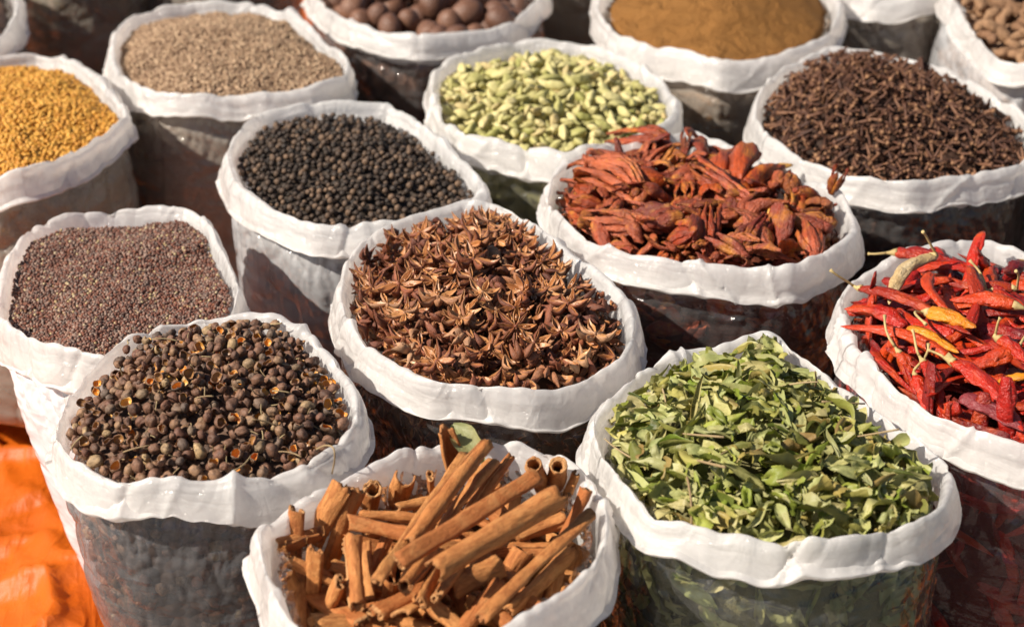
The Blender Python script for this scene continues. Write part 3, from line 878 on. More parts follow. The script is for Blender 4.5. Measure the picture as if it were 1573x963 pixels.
def chili(path, r, seed, stalkL=.02, sdir=None, flat=.72, tip=True, wr=1.0, flared=False):
    n = len(path); u = np.linspace(0, 1, n)
    prof = np.interp(u, [0, .05, .18, .45, .8, .94, 1], [.55, .82, 1, .95, .62, .34, .05 if tip else .5])
    wob = lambda s_, a: 1 + wr * (.22 * fbm(st(s_ * 7, np.cos(a) * 1.5, np.sin(a) * 1.5 + seed), seed, 3) - .30 * ridge(st(s_ * 3.2, np.cos(a) * 2.2, np.sin(a) * 2.2 + seed * 2), seed + 5, 3) + .08)
    pod = tube(path, r * prof, 18, sx=1.12, sn=flat, wob=wob)
    T = path[0] - path[2]; T = T / np.linalg.norm(T)
    kids = []
    if stalkL:
        d0 = T if sdir is None else np.asarray(sdir, float); d0 = d0 / np.linalg.norm(d0)
        cal = tube(np.stack([path[0] - T * r * .3, path[0] + T * r * .25, path[0] + T * r * .8 + d0 * r * .1, path[0] + T * r * .9 + d0 * r * .7]), r * np.array([.66, .55, .30, .17]), 9, mat=1, wob=lambda s_, a: 1 + .12 * np.cos(5 * a + seed))
        p0 = path[0] + T * r * .9 + d0 * r * .5
        m = 9; t = np.linspace(0, 1, m)[:, None]; side = np.cross(d0, [.3, .5, .8]); side /= np.linalg.norm(side)
        sp = p0 + d0 * stalkL * t + side * stalkL * .22 * np.sin(t * 2.6 + seed) - side * stalkL * .22 * math.sin(seed)
        kids = [('calyx', cal, [('stalk', tube(sp, np.linspace(1.0, .85, m) * .00105 + .0006 * (np.linspace(0, 1, m) > .93), 7, mat=1))])]
    return compound(pod, kids)

def chili_vars():
    vs = []
    for i in range(12):
        L = R.uniform(.055, .095)
        vs.append(chili(chili_path(L, R.uniform(-.22, .22), hook=R.uniform(-1.2, 1.2)), R.uniform(.0042, .0062), 700 + i, R.choice([0, 0, .014]), None if i % 2 else (-.8, R.normal(0, .4), .7), R.uniform(.36, .62), wr=1.3))
    return vs

def quill(L, rr, kind, seed, th=.0015):
    """a roll of cinnamon bark along +x, centred"""
    rg = np.random.default_rng(seed)
    if kind == 'single':
        tn = rg.uniform(1.25, 1.7); a = np.linspace(0, 2 * PI * tn, int(26 * tn)); r = rr * (1 - .30 * a / a[-1] * tn / 1.5)
        sec = np.stack([r * np.cos(a + 1), r * np.sin(a + 1)], -1)
    elif kind == 'double':
        a = np.linspace(0, 2 * PI * 1.15, 24); k = rr * .56
        r = k * np.linspace(1, .62, 24)
        right = np.stack([.48 * rr + r * np.sin(a), r * np.cos(a)], -1)
        left = right * np.array([-1, 1]); sec = np.concatenate([left[::-1], right[1:]])
        sec[:, 1] -= .1 * rr * np.cos(sec[:, 0] / rr * 1.2)
    elif kind == 'half':
        a = np.linspace(-.15, PI + .35, 24); r = rr * (1 - .05 * np.cos(a * 2)); sec = np.stack([r * np.cos(a), r * np.sin(a) - .4 * rr], -1)
    else:                                        # a curved flake of thick bark
        a = np.linspace(.55, PI - .55, 18); sec = np.stack([rr * 1.2 * np.cos(a), rr * .9 * np.sin(a) - .7 * rr], -1); th = th * 1.6
    m = len(sec); ts = np.gradient(sec, axis=0); ts /= np.linalg.norm(ts, axis=1)[:, None]; nr = np.stack([ts[:, 1], -ts[:, 0]], -1)
    if (nr * sec).sum() < 0: nr = -nr
    n = 26; u = np.linspace(0, 1, n)
    uu = u + np.where((u > .02) & (u < .98), rg.normal(0, .003, n), 0)
    ring = np.concatenate([sec, (sec - nr * th)[::-1]]); k = 2 * m
    tw = rg.normal(0, .25); ang = tw * (u - .5)
    sc = 1 + .07 * fbm(np.stack([u * 3, 0 * u + seed, 0 * u], -1), seed) + rg.normal(0, .06) * (u - .5)
    Yc = ring[None, :, 0] * sc[:, None]; Zc = ring[None, :, 1] * sc[:, None]
    Y = Yc * np.cos(ang)[:, None] - Zc * np.sin(ang)[:, None]; Z = Yc * np.sin(ang)[:, None] + Zc * np.cos(ang)[:, None]
    X = (uu[:, None] - .5) * L + np.zeros((n, k))
    rag = .0022 * fbm(np.stack([ring[:, 0] * 260, ring[:, 1] * 260, np.zeros(k) + seed], -1), seed + 2, 3)
    X[0] += rag; X[1] += rag * .4; X[-1] += np.roll(rag, 9); X[-2] += np.roll(rag, 9) * .4
    P = st(X, Y, Z)
    nz = .00045 * fbm(P * np.array([60, 420, 420]) + seed, seed + 7, 3) + .0009 * fbm(P * np.array([45, 60, 60]) + seed, seed + 8, 2)
    on = np.concatenate([nr, nr[::-1]])
    P[..., 1] += nz * on[None, :, 0]; P[..., 2] += nz * on[None, :, 1]
    bend = rg.normal(0, .018) * L; P[..., 2] += bend * (1 - (2 * u - 1) ** 2)[:, None]
    q = grid_faces(n, k, True); j = np.arange(m - 1)
    e0 = np.stack([j, k - 1 - j, k - 2 - j, j + 1], -1); e1 = e0[:, ::-1] + (n - 1) * k
    col = np.tile(np.arange(k), n - 1)
    mq = np.concatenate([np.where(col < m, 0, 1), np.full(len(e0) * 2, 1)])
    p = Piece(P.reshape(-1, 3), np.concatenate([q, e0, e1])[:, ::-1], (), mq)
    p.smp = P[::2, ::4].reshape(-1, 3)
    return p
# ------------------------------------------------------------------ spice materials
m_husk = spice_mat('berry_husk', [(0, (.11, .055, .036)), (.3, (.25, .13, .078)), (.55, (.17, .075, .048)), (.75, (.34, .20, .11)), (.9, (.13, .09, .070)), (1, (.48, .32, .16))], .5, .35, .6, (.045, .026, .020), 420, 1300, .6, .0008)
m_lining = spice_mat('husk_lining', [(0, (.16, .08, .035)), (.4, (.30, .15, .05)), (.62, (.50, .24, .05)), (.8, (.62, .22, .02)), (1, (.66, .40, .10))], .4, .5, .2, (.3, .12, .03), 300, 900, .3, .0004)
m_twig = spice_mat('dry_stalk', [(0, (.28, .19, .10)), (1, (.42, .32, .17))], .7, .3, .3, (.14, .09, .05), 500, 900, .4, .0005)
m_pepper = spice_mat('peppercorn_skin', [(0, (.032, .023, .017)), (.4, (.068, .045, .032)), (.65, (.115, .073, .048)), (.86, (.21, .13, .08)), (1, (.04, .032, .028))], .5, .3, .4, (.02, .016, .014), 700, 1900, .7, .0006)
m_cardamom = spice_mat('cardamom_pod', [(0, (.42, .39, .14)), (.35, (.60, .53, .25)), (.6, (.33, .32, .09)), (.85, (.66, .58, .28)), (1, (.50, .38, .17))], .55, .35, .3, (.27, .25, .08), 260, 700, .5, .0006, (.4, 1.6, 1.6))
m_clove = spice_mat('clove_stem', [(0, (.060, .025, .015)), (.5, (.12, .050, .028)), (1, (.22, .105, .055))], .6, .35, .4, (.03, .015, .012), 500, 1500, .5, .0005)
m_cloveb = spice_mat('clove_bud', [(0, (.17, .078, .042)), (1, (.34, .18, .09))], .6, .35, .3, (.07, .035, .02), 500, 1500, .5, .0005)
m_anise = spice_mat('star_anise_pod', [(0, (.13, .038, .020)), (.35, (.28, .086, .038)), (.6, (.18, .052, .024)), (.85, (.37, .15, .065)), (1, (.50, .28, .15))], .52, .45, .55, (.075, .036, .024), 240, 1100, .8, .0009)
m_anisei = spice_mat('star_anise_inside', [(0, (.36, .13, .042)), (1, (.56, .27, .10))], .38, .5, .4, (.17, .07, .03), 300, 900, .4, .0005)
m_seed = spice_mat('star_anise_seed', [(0, (.20, .07, .02)), (1, (.34, .14, .05))], .15, .6, .1)
def mace_mat():
    n = NT('mace_aril'); r = n.rnd(); co = n.coords(r)
    base = n.ramp(r, [(0, (.36, .052, .018)), (.3, (.54, .135, .055)), (.5, (.21, .033, .020)), (.7, (.54, .085, .014)), (.86, (.20, .044, .030)), (1, (.64, .22, .022))])
    a = n.ramp(n.noise(co, 60, 4, .6, .6), [(.50, (0, 0, 0)), (.70, (1, 1, 1))])
    col = n.mix(n.math('MULTIPLY', a, .75), base, (.72, .30, .035))
    d = n.ramp(n.noise(n.scaled(co, (34, 330, 330)), 1.0, 5, .62, .5), [(.42, (1, 1, 1)), (.56, (0, 0, 0))])
    col = n.mix(n.math('MULTIPLY', d, .62), col, (.17, .040, .022))
    h = n.math('ADD', n.noise(n.scaled(co, (50, 420, 420)), 1.0, 4, .65), n.math('MULTIPLY', n.noise(co, 140, 5, .65), 1.0))
    b = n.bump(h, 1.0, .0034)
    sh = n.bsdf(col, .38, b, .5)
    return n.done(n.n('ShaderNodeMixShader', Fac=.10, i1=sh, i2=n.n('ShaderNodeBsdfTranslucent', Color=n.mix(.5, col, (.7, .12, .01)))).outputs[0])
m_mace = mace_mat()
def leaf_mat():
    n = NT('curry_leaf'); r = n.rnd(); co = n.coords(r)
    top = n.ramp(r, [(0, (.14, .20, .018)), (.2, (.34, .37, .065)), (.36, (.12, .15, .016)), (.54, (.48, .43, .12)), (.72, (.05, .075, .010)), (.84, (.38, .31, .08)), (1, (.27, .17, .06))])
    back = n.mix(.5, top, (.50, .49, .24))
    g = n.n('ShaderNodeNewGeometry').outputs['Backfacing']
    col = n.mix(g, top, back)
    sp = n.ramp(n.noise(co, 90, 4, .6, .3), [(.50, (0, 0, 0)), (.72, (1, 1, 1))])
    col = n.mix(n.math('MULTIPLY', sp, .6), col, (.34, .27, .10))
    b = n.bump(n.math('ADD', n.noise(co, 330, 4, .6), n.noise(n.scaled(co, (90, 500, 200)), 1.0, 2)), .45, .0012)
    sh = n.bsdf(col, .48, b, .4)
    return n.done(n.n('ShaderNodeMixShader', Fac=.16, i1=sh, i2=n.n('ShaderNodeBsdfTranslucent', Color=n.mix(.4, col, (.35, .42, .03)))).outputs[0])
m_leaf = leaf_mat()
def chili_mat(name, stops, patch=.5, pcol=(.68, .11, .008), rough=.29):
    n = NT(name); r = n.rnd(); co = n.coords(r)
    col = n.ramp(r, stops)
    a = n.ramp(n.noise(co, 38, 4, .55, .5), [(.50, (0, 0, 0)), (.70, (1, 1, 1))])
    col = n.mix(n.math('MULTIPLY', a, patch), col, pcol)
    d = n.ramp(n.noise(co, 70, 4, .6, .8), [(.55, (0, 0, 0)), (.8, (1, 1, 1))])
    col = n.mix(n.math('MULTIPLY', d, .45), col, (.10, .010, .012))
    h = n.math('ADD', n.noise(co, 240, 5, .6, .8), n.math('MULTIPLY', n.noise(n.scaled(co, (50, 260, 260)), 1.0, 3), .7))
    return n.done(n.bsdf(col, rough, n.bump(h, .9, .0024), .5))
m_chili = chili_mat('red_chili_skin', [(0, (.36, .011, .006)), (.3, (.50, .022, .006)), (.5, (.17, .007, .007)), (.68, (.58, .055, .008)), (.82, (.28, .010, .008)), (1, (.11, .009, .009))])
m_orange = chili_mat('orange_chili_skin', [(0, (.70, .24, .012)), (1, (.70, .24, .012))], .8, (.58, .07, .01))
m_straw = chili_mat('bleached_chili_skin', [(0, (.52, .36, .17)), (1, (.52, .36, .17))], .6, (.62, .52, .34), .5)
m_plum = chili_mat('plum_chili_skin', [(0, (.22, .030, .034)), (1, (.22, .030, .034))], .4, (.30, .07, .06), .38)
m_calyx = spice_mat('chili_stalk', [(0, (.40, .28, .10)), (.6, (.55, .42, .19)), (1, (.30, .20, .07))], .6, .4, .35, (.16, .11, .05), 300, 800, .5, .0006)
def cinn_mat(name, stops):
    n = NT(name); r = n.rnd(); co = n.coords(r)
    col = n.ramp(r, stops)
    s1 = n.noise(n.scaled(co, (95, 330, 330)), 1.0, 6, .70, .5); s2 = n.noise(co, 85, 4, .6, .7)
    col = n.mix(n.math('MULTIPLY', n.ramp(s1, [(.42, (0, 0, 0)), (.60, (1, 1, 1))]), .65), col, (.27, .080, .020))
    col = n.mix(n.math('MULTIPLY', n.ramp(s2, [(.50, (0, 0, 0)), (.68, (1, 1, 1))]), .35), col, (.62, .33, .12))
    b = n.bump(n.math('ADD', s1, n.math('MULTIPLY', n.noise(co, 520, 5, .7), .7)), .9, .0014)
    return n.done(n.bsdf(col, .66, b, .3))
m_cinn = cinn_mat('cinnamon_bark', [(0, (.52, .200, .058)), (.4, (.63, .285, .092)), (.7, (.43, .140, .038)), (1, (.57, .24, .074))])
m_cinni = cinn_mat('cinnamon_inside', [(0, (.40, .17, .06)), (1, (.56, .31, .13))])
m_nutmeg = spice_mat('nutmeg_shell', [(0, (.12, .055, .034)), (1, (.20, .095, .055))], .5, .45, .5, (.10, .05, .035), 120, 400, .6, .0015)
m_ginger = spice_mat('ginger_skin', [(0, (.20, .105, .058)), (1, (.34, .20, .11))], .75, .25, .5, (.20, .11, .06), 120, 400, .8, .002)
m_mustard = spice_mat('mustard_seed_coat', [(0, (.09, .048, .038)), (.35, (.22, .082, .052)), (.6, (.15, .105, .088)), (.85, (.36, .24, .185)), (.955, (.22, .08, .045)), (.965, (.45, .33, .16)), (1, (.5, .4, .25))], .5, .25, .2)
m_cumin = spice_mat('grey_brown_seed', [(0, (.26, .16, .095)), (.5, (.40, .265, .165)), (1, (.54, .38, .24))], .65, .35, .2)
m_fenu = spice_mat('golden_seed', [(0, (.48, .20, .022)), (.5, (.62, .30, .040)), (1, (.72, .40, .075))], .5, .4, .2, (.36, .16, .03))
def powder_mat():
    n = NT('tan_powder'); ob = n.n('ShaderNodeTexCoord').outputs['Object']
    col = n.mix(n.noise(ob, 40, 5), (.26, .115, .032), (.37, .18, .056))
    h = n.math('ADD', n.noise(ob, 45, 6, .65, .8), n.math('MULTIPLY', n.noise(ob, 600, 3), .2))
    return n.done(n.bsdf(col, .9, n.bump(h, 1.0, .016), .1))
m_powder = powder_mat()

fm = lambda nm, a, b, sc=260, **k: fill_mat(nm, [(0, a), (1, b)], sc, **k)
f_berry = fm('packed_berries', (.07, .045, .035), (.20, .12, .08), 130, bdist=.006)
f_pepper = fm('packed_peppercorns', (.022, .018, .016), (.09, .066, .05), 190)
f_card = fm('packed_cardamom', (.20, .19, .07), (.42, .38, .18), 70, bdist=.006)
f_clove = fm('packed_cloves', (.025, .014, .010), (.075, .038, .025), 140, vor=True)
f_anise = fm('packed_star_anise', (.06, .028, .017), (.20, .10, .05), 60, bdist=.008)
f_mace = fm('packed_mace', (.06, .018, .012), (.20, .055, .025), 34, stretch=(1, 1, 2.2), vor=False, bdist=.01)
f_curry = fm('packed_curry_leaf', (.08, .075, .030), (.28, .25, .11), 40, vor=False, bdist=.008)
f_chili = fm('packed_chilies', (.09, .012, .010), (.24, .03, .018), 28, vor=False, bdist=.01)
f_cinn = fm('packed_cinnamon', (.10, .045, .018), (.26, .12, .045), 50, vor=False)
f_must = fm('packed_mustard_seed', (.10, .06, .05), (.20, .13, .11), 420, bdist=.001)
f_cumin = fm('packed_grey_brown_seed', (.14, .09, .06), (.30, .21, .14), 330, bdist=.001, stretch=(1, 1, 1.6))
f_fenu = fm('packed_golden_seed', (.20, .11, .04), (.34, .20, .07), 330, bdist=.001)
f_tan = fm('packed_tan_powder', (.20, .12, .05), (.34, .21, .10), 40, vor=False)
f_dark = fm('packed_dark_spice', (.04, .022, .016), (.10, .055, .036), 90)
f_olive = fm('packed_olive_spice', (.14, .11, .05), (.24, .19, .09), 200)
f_nut = fm('packed_nutmeg', (.06, .03, .02), (.17, .09, .06), 42, bdist=.01)
f_ging = fm('packed_ginger', (.22, .13, .08), (.42, .28, .18), 50, bdist=.01)

pick = lambda vs: vs[int(R.integers(len(vs)))]
tilted = lambda n, j: (lambda v: v / np.linalg.norm(v))(np.asarray(n) + R.normal(0, j, 3))
def lying(pile, v, j=.25):
    """a long piece lying along the heap with some tilt"""
    n = tilted(np.array([0, 0, 1.0]), j); a = R.uniform(0, 2 * PI)
    return align((math.cos(a), math.sin(a), R.normal(0, j)), n)

# ------------------------------------------------------------------ berries
def do_berries():
    b = B['berry']; P = Pile(b, .012); vs = berry_vars()
    wh = [v for v in vs if v.kind == 'whole']; sp = [v for v in vs if v.kind == 'split']
    for _ in range(5200):
        if R.random() < .74: P.drop(pick(wh), rand_rot(), R.uniform(.62, 1.06), sink=.0006, maxover=.005)
        else: P.drop(pick(sp), align(R.normal(size=3) * (1, 1, .5), tilted((0, -.3, 1), .5)), R.uniform(.75, 1.02), sink=.0006, maxover=.005)
    tw = [stalk_piece((-.5 * L, 0, 0), (1, 0, 0), L, .0005, 2, .25) for L in (.012, .018, .022)]
    ex = []
    for _ in range(14): P.drop(pick(tw), lying(P, None, .5), 1, maxover=.012)
    walls = wall_items(b, [v for v in wh if v.main is None], 620, .0, .75, False, (.85, 1.15))
    finish(P, 'berry_husk_fill', 'packed brown berry husks behind the film below the white rim, and the smaller ones between', b.core(.011, .009), [f_berry], [m_husk, m_lining, m_twig],
           'berry_husk', 'berry husk', 'brown berry husks heaped in the front left bag', lambda it: 'thin dry stalk among the brown berry husks' if it['v'] in tw else ('round closed brown berry husk in its heap' if it['v'].kind == 'whole' else 'split brown berry husk with its inside showing'), extra=walls)
do_berries()

def do_pepper():
    b = B['pepper']; P = Pile(b, .005); vs = pepper_vars()
    for _ in range(4200): P.drop(pick(vs), rand_rot(), R.uniform(.68, 1.15), sink=.0003, maxover=.0025)
    walls = wall_items(b, vs, 700, .0, .6, False, (.85, 1.15))
    finish(P, 'peppercorn_fill', 'black peppercorns packed behind the cloudy film and filling the bag', b.core(.006, .006), [f_pepper], [m_pepper], 'peppercorn', 'peppercorn', 'black peppercorns in the bag behind the star anise', 'black peppercorn on top of the peppercorn bag', extra=walls)
do_pepper()

def do_cardamom():
    b = B['cardamom']; P = Pile(b, .012); vs = cardamom_vars()
    for _ in range(1500): P.drop(pick(vs), lying(P, None, .45), R.uniform(.6, .95), sink=.0008, maxover=.008)
    finish(P, 'cardamom_fill', 'pale cardamom pods packed behind the clear film of their bag', b.core(.010), [f_card], [m_cardamom, m_twig], 'cardamom_pod', 'cardamom pod', 'green cardamom pods in the bag behind the mace', 'pale green cardamom pod heaped behind the red mace', extra=wall_items(b, vs, 120, 0, .5, True, (.9, 1.1)))
do_cardamom()

def do_clove():
    b = B['clove']; P = Pile(b, .010); vs = clove_vars()
    for _ in range(3200): P.drop(pick(vs), lying(P, None, .75), R.uniform(.65, 1.2), sink=.0014, maxover=.006)
    finish(P, 'clove_fill', 'dark cloves packed behind the film and filling the rest of the heap', b.core(.008), [f_clove], [m_clove, m_cloveb], 'clove', 'clove', 'dark brown cloves heaped behind the chillies', 'dark brown clove in the clove heap')
do_clove()

# ------------------------------------------------------------------ star anise
z5 = lambda x, y: (480 + x / 2.833, 300 + y / 2.833)
def do_anise():
    b = B['anise']; P = Pile(b, .016); vs = anise_vars()
    st_ = [v for v in vs if v.kind == 'star']; pt = [v for v in vs if v.kind == 'part']
    for _ in range(2200):
        if R.random() < .5: P.drop(pick(st_), align(R.normal(size=3) * (1, 1, .2), tilted((0, -.2, 1), .32) * R.choice([1, 1, 1, 1, -1])), R.uniform(.82, 1.12), sink=.003, maxover=.007)
        else: P.drop(pick(pt), align(R.normal(size=3) * (1, 1, .6), tilted((0, 0, 1), .8)), R.uniform(.75, 1.05), sink=.002, maxover=.006)
    tops = [(375, 385, 97, 'star anise with eight open points lying flat near the left of the heap'), (545, 440, 105, 'large pale star anise facing up left of the middle of the heap'),
            (740, 420, 78, 'small thin pointed star anise in the middle of the heap'), (1110, 470, 92, 'dark star anise with slim points near the right rim'),
            (965, 640, 82, 'upright star anise with open pods near the front right of the heap'), (540, 720, 92, 'star anise touching the front of the white rim, points spread wide'),
            (225, 345, 70, 'star anise with thin bare ribs beside the left rim'), (400, 510, 86, 'pale ribbed star anise just left of the front middle'),
            (700, 275, 105, 'big half open star anise behind the middle of the heap'), (640, 530, 80, 'knobbly pale star anise in front of the middle of the heap'), (1230, 600, 95, 'rough grey brown star anise in the right front corner of the heap')]
    for i, (x, y, d, lab) in enumerate(tops):
        p = b.hit(*z5(x, y), .013); v = st_[i % 5]
        dist = np.linalg.norm(p - EYE); sc = d / 2.833 * dist / F / .0150 * 1.0
        Rm = align((math.cos(i * 1.7), math.sin(i * 1.7), 0), np.array([R.normal(0, .15), -.45, 1]) + b_slope(P, p) * .3)
        P.add(v, Rm, sc, p, rnd=(.35, .9, .95, .3, .5, .4, .6, .92, .45, .88, .98)[i], label=lab)
    for k in range(16):
        q_ = P.ok[R.integers(len(P.ok))]; xy = P.x0 + q_ * P.cell
        if P.rho[q_[0], q_[1]] > .82: continue
        toc = EYE - np.array([*xy, b.z]); toc /= np.linalg.norm(toc)
        P.add(st_[k % 5], align((math.cos(k * 2.1), math.sin(k * 2.1), 0), toc + R.normal(0, .3, 3)), R.uniform(.9, 1.15), np.array([*xy, P.T[q_[0], q_[1]] + .010]))
    finish(P, 'star_anise_fill', 'broken star anise packed behind the clear film and between the whole stars', b.core(.018, .012), [f_anise], [m_anise, m_anisei, m_seed], 'star_anise', 'star anise', 'star anise heaped in the middle bag',
           lambda it: 'brown star anise partly buried in its heap' if it['v'].kind == 'star' else 'broken off star anise point among whole stars', extra=wall_items(b, vs, 260, 0, .55, True, (.8, 1.1), .006))
def b_slope(P, p): return P.slope(p[:2])
do_anise()

# ------------------------------------------------------------------ mace
z2 = lambda x, y: (500 + x / 2.833, y / 2.833)
z3 = lambda x, y: (1023 + x / 2.833, y / 2.833)
zm1 = lambda x, y: (830 + x / 5.618, 190 + y / 5.618)
zm2 = lambda x, y: (1060 + x / 5.618, 230 + y / 5.618)
def between(b, A, Bp, liftA, liftB):
    a = b.hit(*A, liftA); c = b.hit(*Bp, liftB); return a, c
def do_mace():
    b = B['mace']; P = Pile(b, .022); vs = mace_vars()
    for _ in range(420): P.drop(pick(vs), lying(P, None, .45), R.uniform(1.0, 1.55), sink=.005, maxover=.012)
    big = mace_piece(901, .036, .021, .011, 2.7, 9, .72, .25)
    rip = mace_piece(902, .026, .012, .009, 3.4, 5, .6, .5)
    slim = mace_piece(903, .026, .0075, .007, 3.2, 4, .75, .2)
    stub = mace_piece(904, .018, .0075, .006, 4.6, 4, .9, .1)
    hood = mace_piece(905, .02, .013, .011, 4.0, 5, .6, .5)
    # (piece, from, to, lifts, label, tone)
    T = [(big, zm1(1000, 640), zm1(270, 560), .010, .012, 'broad fluted salmon pink mace at the left of its heap', .30),
         (rip, zm1(1190, 190), zm1(600, 190), .006, .006, 'long twisted mace at the back left of the heap with dark folds', .62),
         (slim, zm1(900, 380), zm1(420, 340), .008, .006, 'pinkish twisted mace lying behind the broad fluted one', .28),
         (stub, zm1(1240, 320), zm1(1260, 90), .000, .022, 'upright mace knob standing at the back of the heap', .88),
         (slim, zm2(560, 520), zm2(30, 260), .010, .012, 'long red mace with a tail, in the middle of the heap', .1),
         (hood, zm2(420, 390), zm2(450, 180), .003, .010, 'orange hooded mace behind the middle of the heap', .74),
         (stub, zm2(1200, 420), zm2(1300, 170), .004, .030, 'dark red mace finger sticking up at the right rim', .52),
         (rip, zm2(1290, 560), zm2(900, 540), .006, .004, 'dull brown red mace against the right rim', .87),
         (slim, zm2(340, 960), zm2(660, 700), .003, .010, 'streaked mace pointing at the front rim with a curled red tip', .5),
         (hood, zm2(1120, 780), zm2(940, 800), .004, .004, 'ribbed round mace lobe near the front right rim', .86),
         (slim, zm2(130, 960), zm2(180, 600), .002, .010, 'brownish mace strip standing at the front rim', .6),
         (rip, zm1(900, 920), zm1(400, 860), .006, .006, 'pale orange mace in front of the broad fluted one', .32),
         (hood, zm1(1200, 470), zm1(1300, 700), .010, .006, 'crumpled bright orange mace in the middle of the heap', .72)]
    for v, A, C_, la, lb, lab, rn in T:
        a = b.hit(*A, la); c = b.hit(*C_, 0); 
        c = b.hit(C_[0], C_[1], 0) if lb < .018 else a + (unproj(C_[0], C_[1], a[2] + lb) - a)
        if lb < .018: c = c + np.array([0, 0, lb])
        d = c - a; L = np.linalg.norm(d); ln = np.ptp(v.V[:, 0])
        toc = EYE - a; toc /= np.linalg.norm(toc)
        P.add(v, align(d, toc + np.array([0, 0, .6]) + R.normal(0, .1, 3)), L / ln, (a + c) / 2 + toc * .004, rnd=rn, label=lab)
    yel = tube(np.stack([np.linspace(-.016, .016, 10), .002 * np.sin(np.linspace(0, 3, 10)), .002 * np.cos(np.linspace(0, 3, 10))], -1), .0034 * np.sin(np.linspace(.4, 2.8, 10)), 9, sx=1.5, sn=.5)
    n = NT('yellow_mace'); co = n.n('ShaderNodeTexCoord').outputs['Object']
    m_y = n.done(n.bsdf(n.mix(n.noise(n.scaled(co, (40, 300, 300)), 1), (.62, .26, .03), (.72, .42, .12)), .5, n.bump(n.noise(n.scaled(co, (60, 400, 400)), 1), .5, .001), .4))
    for A, C_, lab in ((zm2(680, 580), zm2(910, 440), 'bright yellow mace strip in the right half of the heap'), (zm2(700, 190), zm2(890, 120), 'thin yellow orange mace tip poking out at the back rim'), (zm2(220, 130), zm2(370, 130), 'short yellow orange mace piece at the back of the heap')):
        a = b.hit(*A, .009); c = b.hit(*C_, .011); d = c - a
        P.add(yel, align(d, (0, -.5, 1)), np.linalg.norm(d) / .032, (a + c) / 2, rnd=.99, label=lab, mats=[m_y])
    finish(P, 'mace_fill', 'dark red mace packed behind the clear film of its bag', b.core(.022, .010), [f_mace], [m_mace], 'mace_aril', 'mace', 'pieces of mace heaped in their bag', 'wrinkled orange red mace piece partly buried in the mace heap', extra=wall_items(b, vs, 150, 0, .7, True, (1.0, 1.5), .006), least=10)
do_mace()

# ------------------------------------------------------------------ curry leaves
def do_curry():
    b = B['curry']; P = Pile(b, .020); vs = leaf_vars()
    for _ in range(3200):
        v = pick(vs)
        P.drop(v, align(R.normal(size=3) * (1, 1, .35), tilted((-.1, -.15, 1), .62) * R.choice([1, 1, -1])), R.uniform(.85, 1.25), sink=.0045, maxover=.010)
    def lab(it):
        r = it['rnd']
        if r < .30 or .38 < r < .5: return 'mid green dried curry leaf lying in the leaf heap'
        if r < .66: return 'pale olive dried curry leaf lying in the leaf heap'
        if r < .80: return 'deep green curled curry leaf in the leaf heap'
        return 'yellowish tan withered curry leaf in the leaf heap'
    zc = lambda x, y: (860 + x / 2.408, 480 + y / 2.408)
    tops = [((960, 560), (1120, 530), .58, 'broad yellow green curry leaf right of the middle of the heap'), ((750, 560), (945, 520), .93, 'withered tan curry leaf with a wavy edge in the middle of the heap'),
            ((840, 690), (980, 610), .22, 'pale green curved curry leaf in front of the tan one'), ((500, 500), (650, 570), .25, 'long light green curry leaf left of the middle'),
            ((690, 780), (800, 700), .44, 'olive curry leaf standing at the front rim'), ((850, 790), (790, 700), .30, 'light green curry leaf bent up at the front rim'),
            ((790, 340), (860, 420), .02, 'bright green pointed curry leaf behind the middle of the heap'), ((590, 780), (440, 690), .56, 'rolled pale curry leaf at the front left rim'),
            ((520, 155), (590, 190), .72, 'dark green curry leaf sticking up at the back rim'), ((280, 570), (380, 490), .05, 'fresh green curry leaf near the left rim'),
            ((1150, 640), (1110, 580), .70, 'vivid dark green curry leaf near the right of the heap'), ((1090, 600), (1180, 490), .57, 'narrow pale curry leaf beside the broad yellow green one')]
    flat = vs[1:13]
    for i, (A, C_, rn, l) in enumerate(tops):
        a = b.hit(*zc(*A), .010); c = b.hit(*zc(*C_), .011); d = c - a; v = flat[i]
        toc = EYE - a; toc /= np.linalg.norm(toc)
        P.add(v, align(d, toc + np.array([0, 0, .6]) + R.normal(0, .15, 3)), np.linalg.norm(d) / np.ptp(v.V[:, 0]) * 1.05, (a + c) / 2, rnd=rn, label=l)
    tw = stalk_piece((-.02, 0, 0), (1, 0, 0), .04, .0008, 1, .15)
    for _ in range(14): P.drop(tw, lying(P, None, .5), R.uniform(.5, 1), sink=.004, maxover=.02)
    finish(P, 'curry_leaf_fill', 'dull curry leaves pressed against the clear film below the rim, and crumbs between', b.core(.022, .012), [f_curry], [m_leaf, m_twig], 'curry_leaf', 'curry leaf', 'dried curry leaves heaped in the front right bag',
           lambda it: 'thin dry curry leaf stalk lying on the leaf heap' if it['v'] is tw else lab(it), extra=wall_items(b, vs, 420, 0, .85, True, (.9, 1.25), .006))
do_curry()

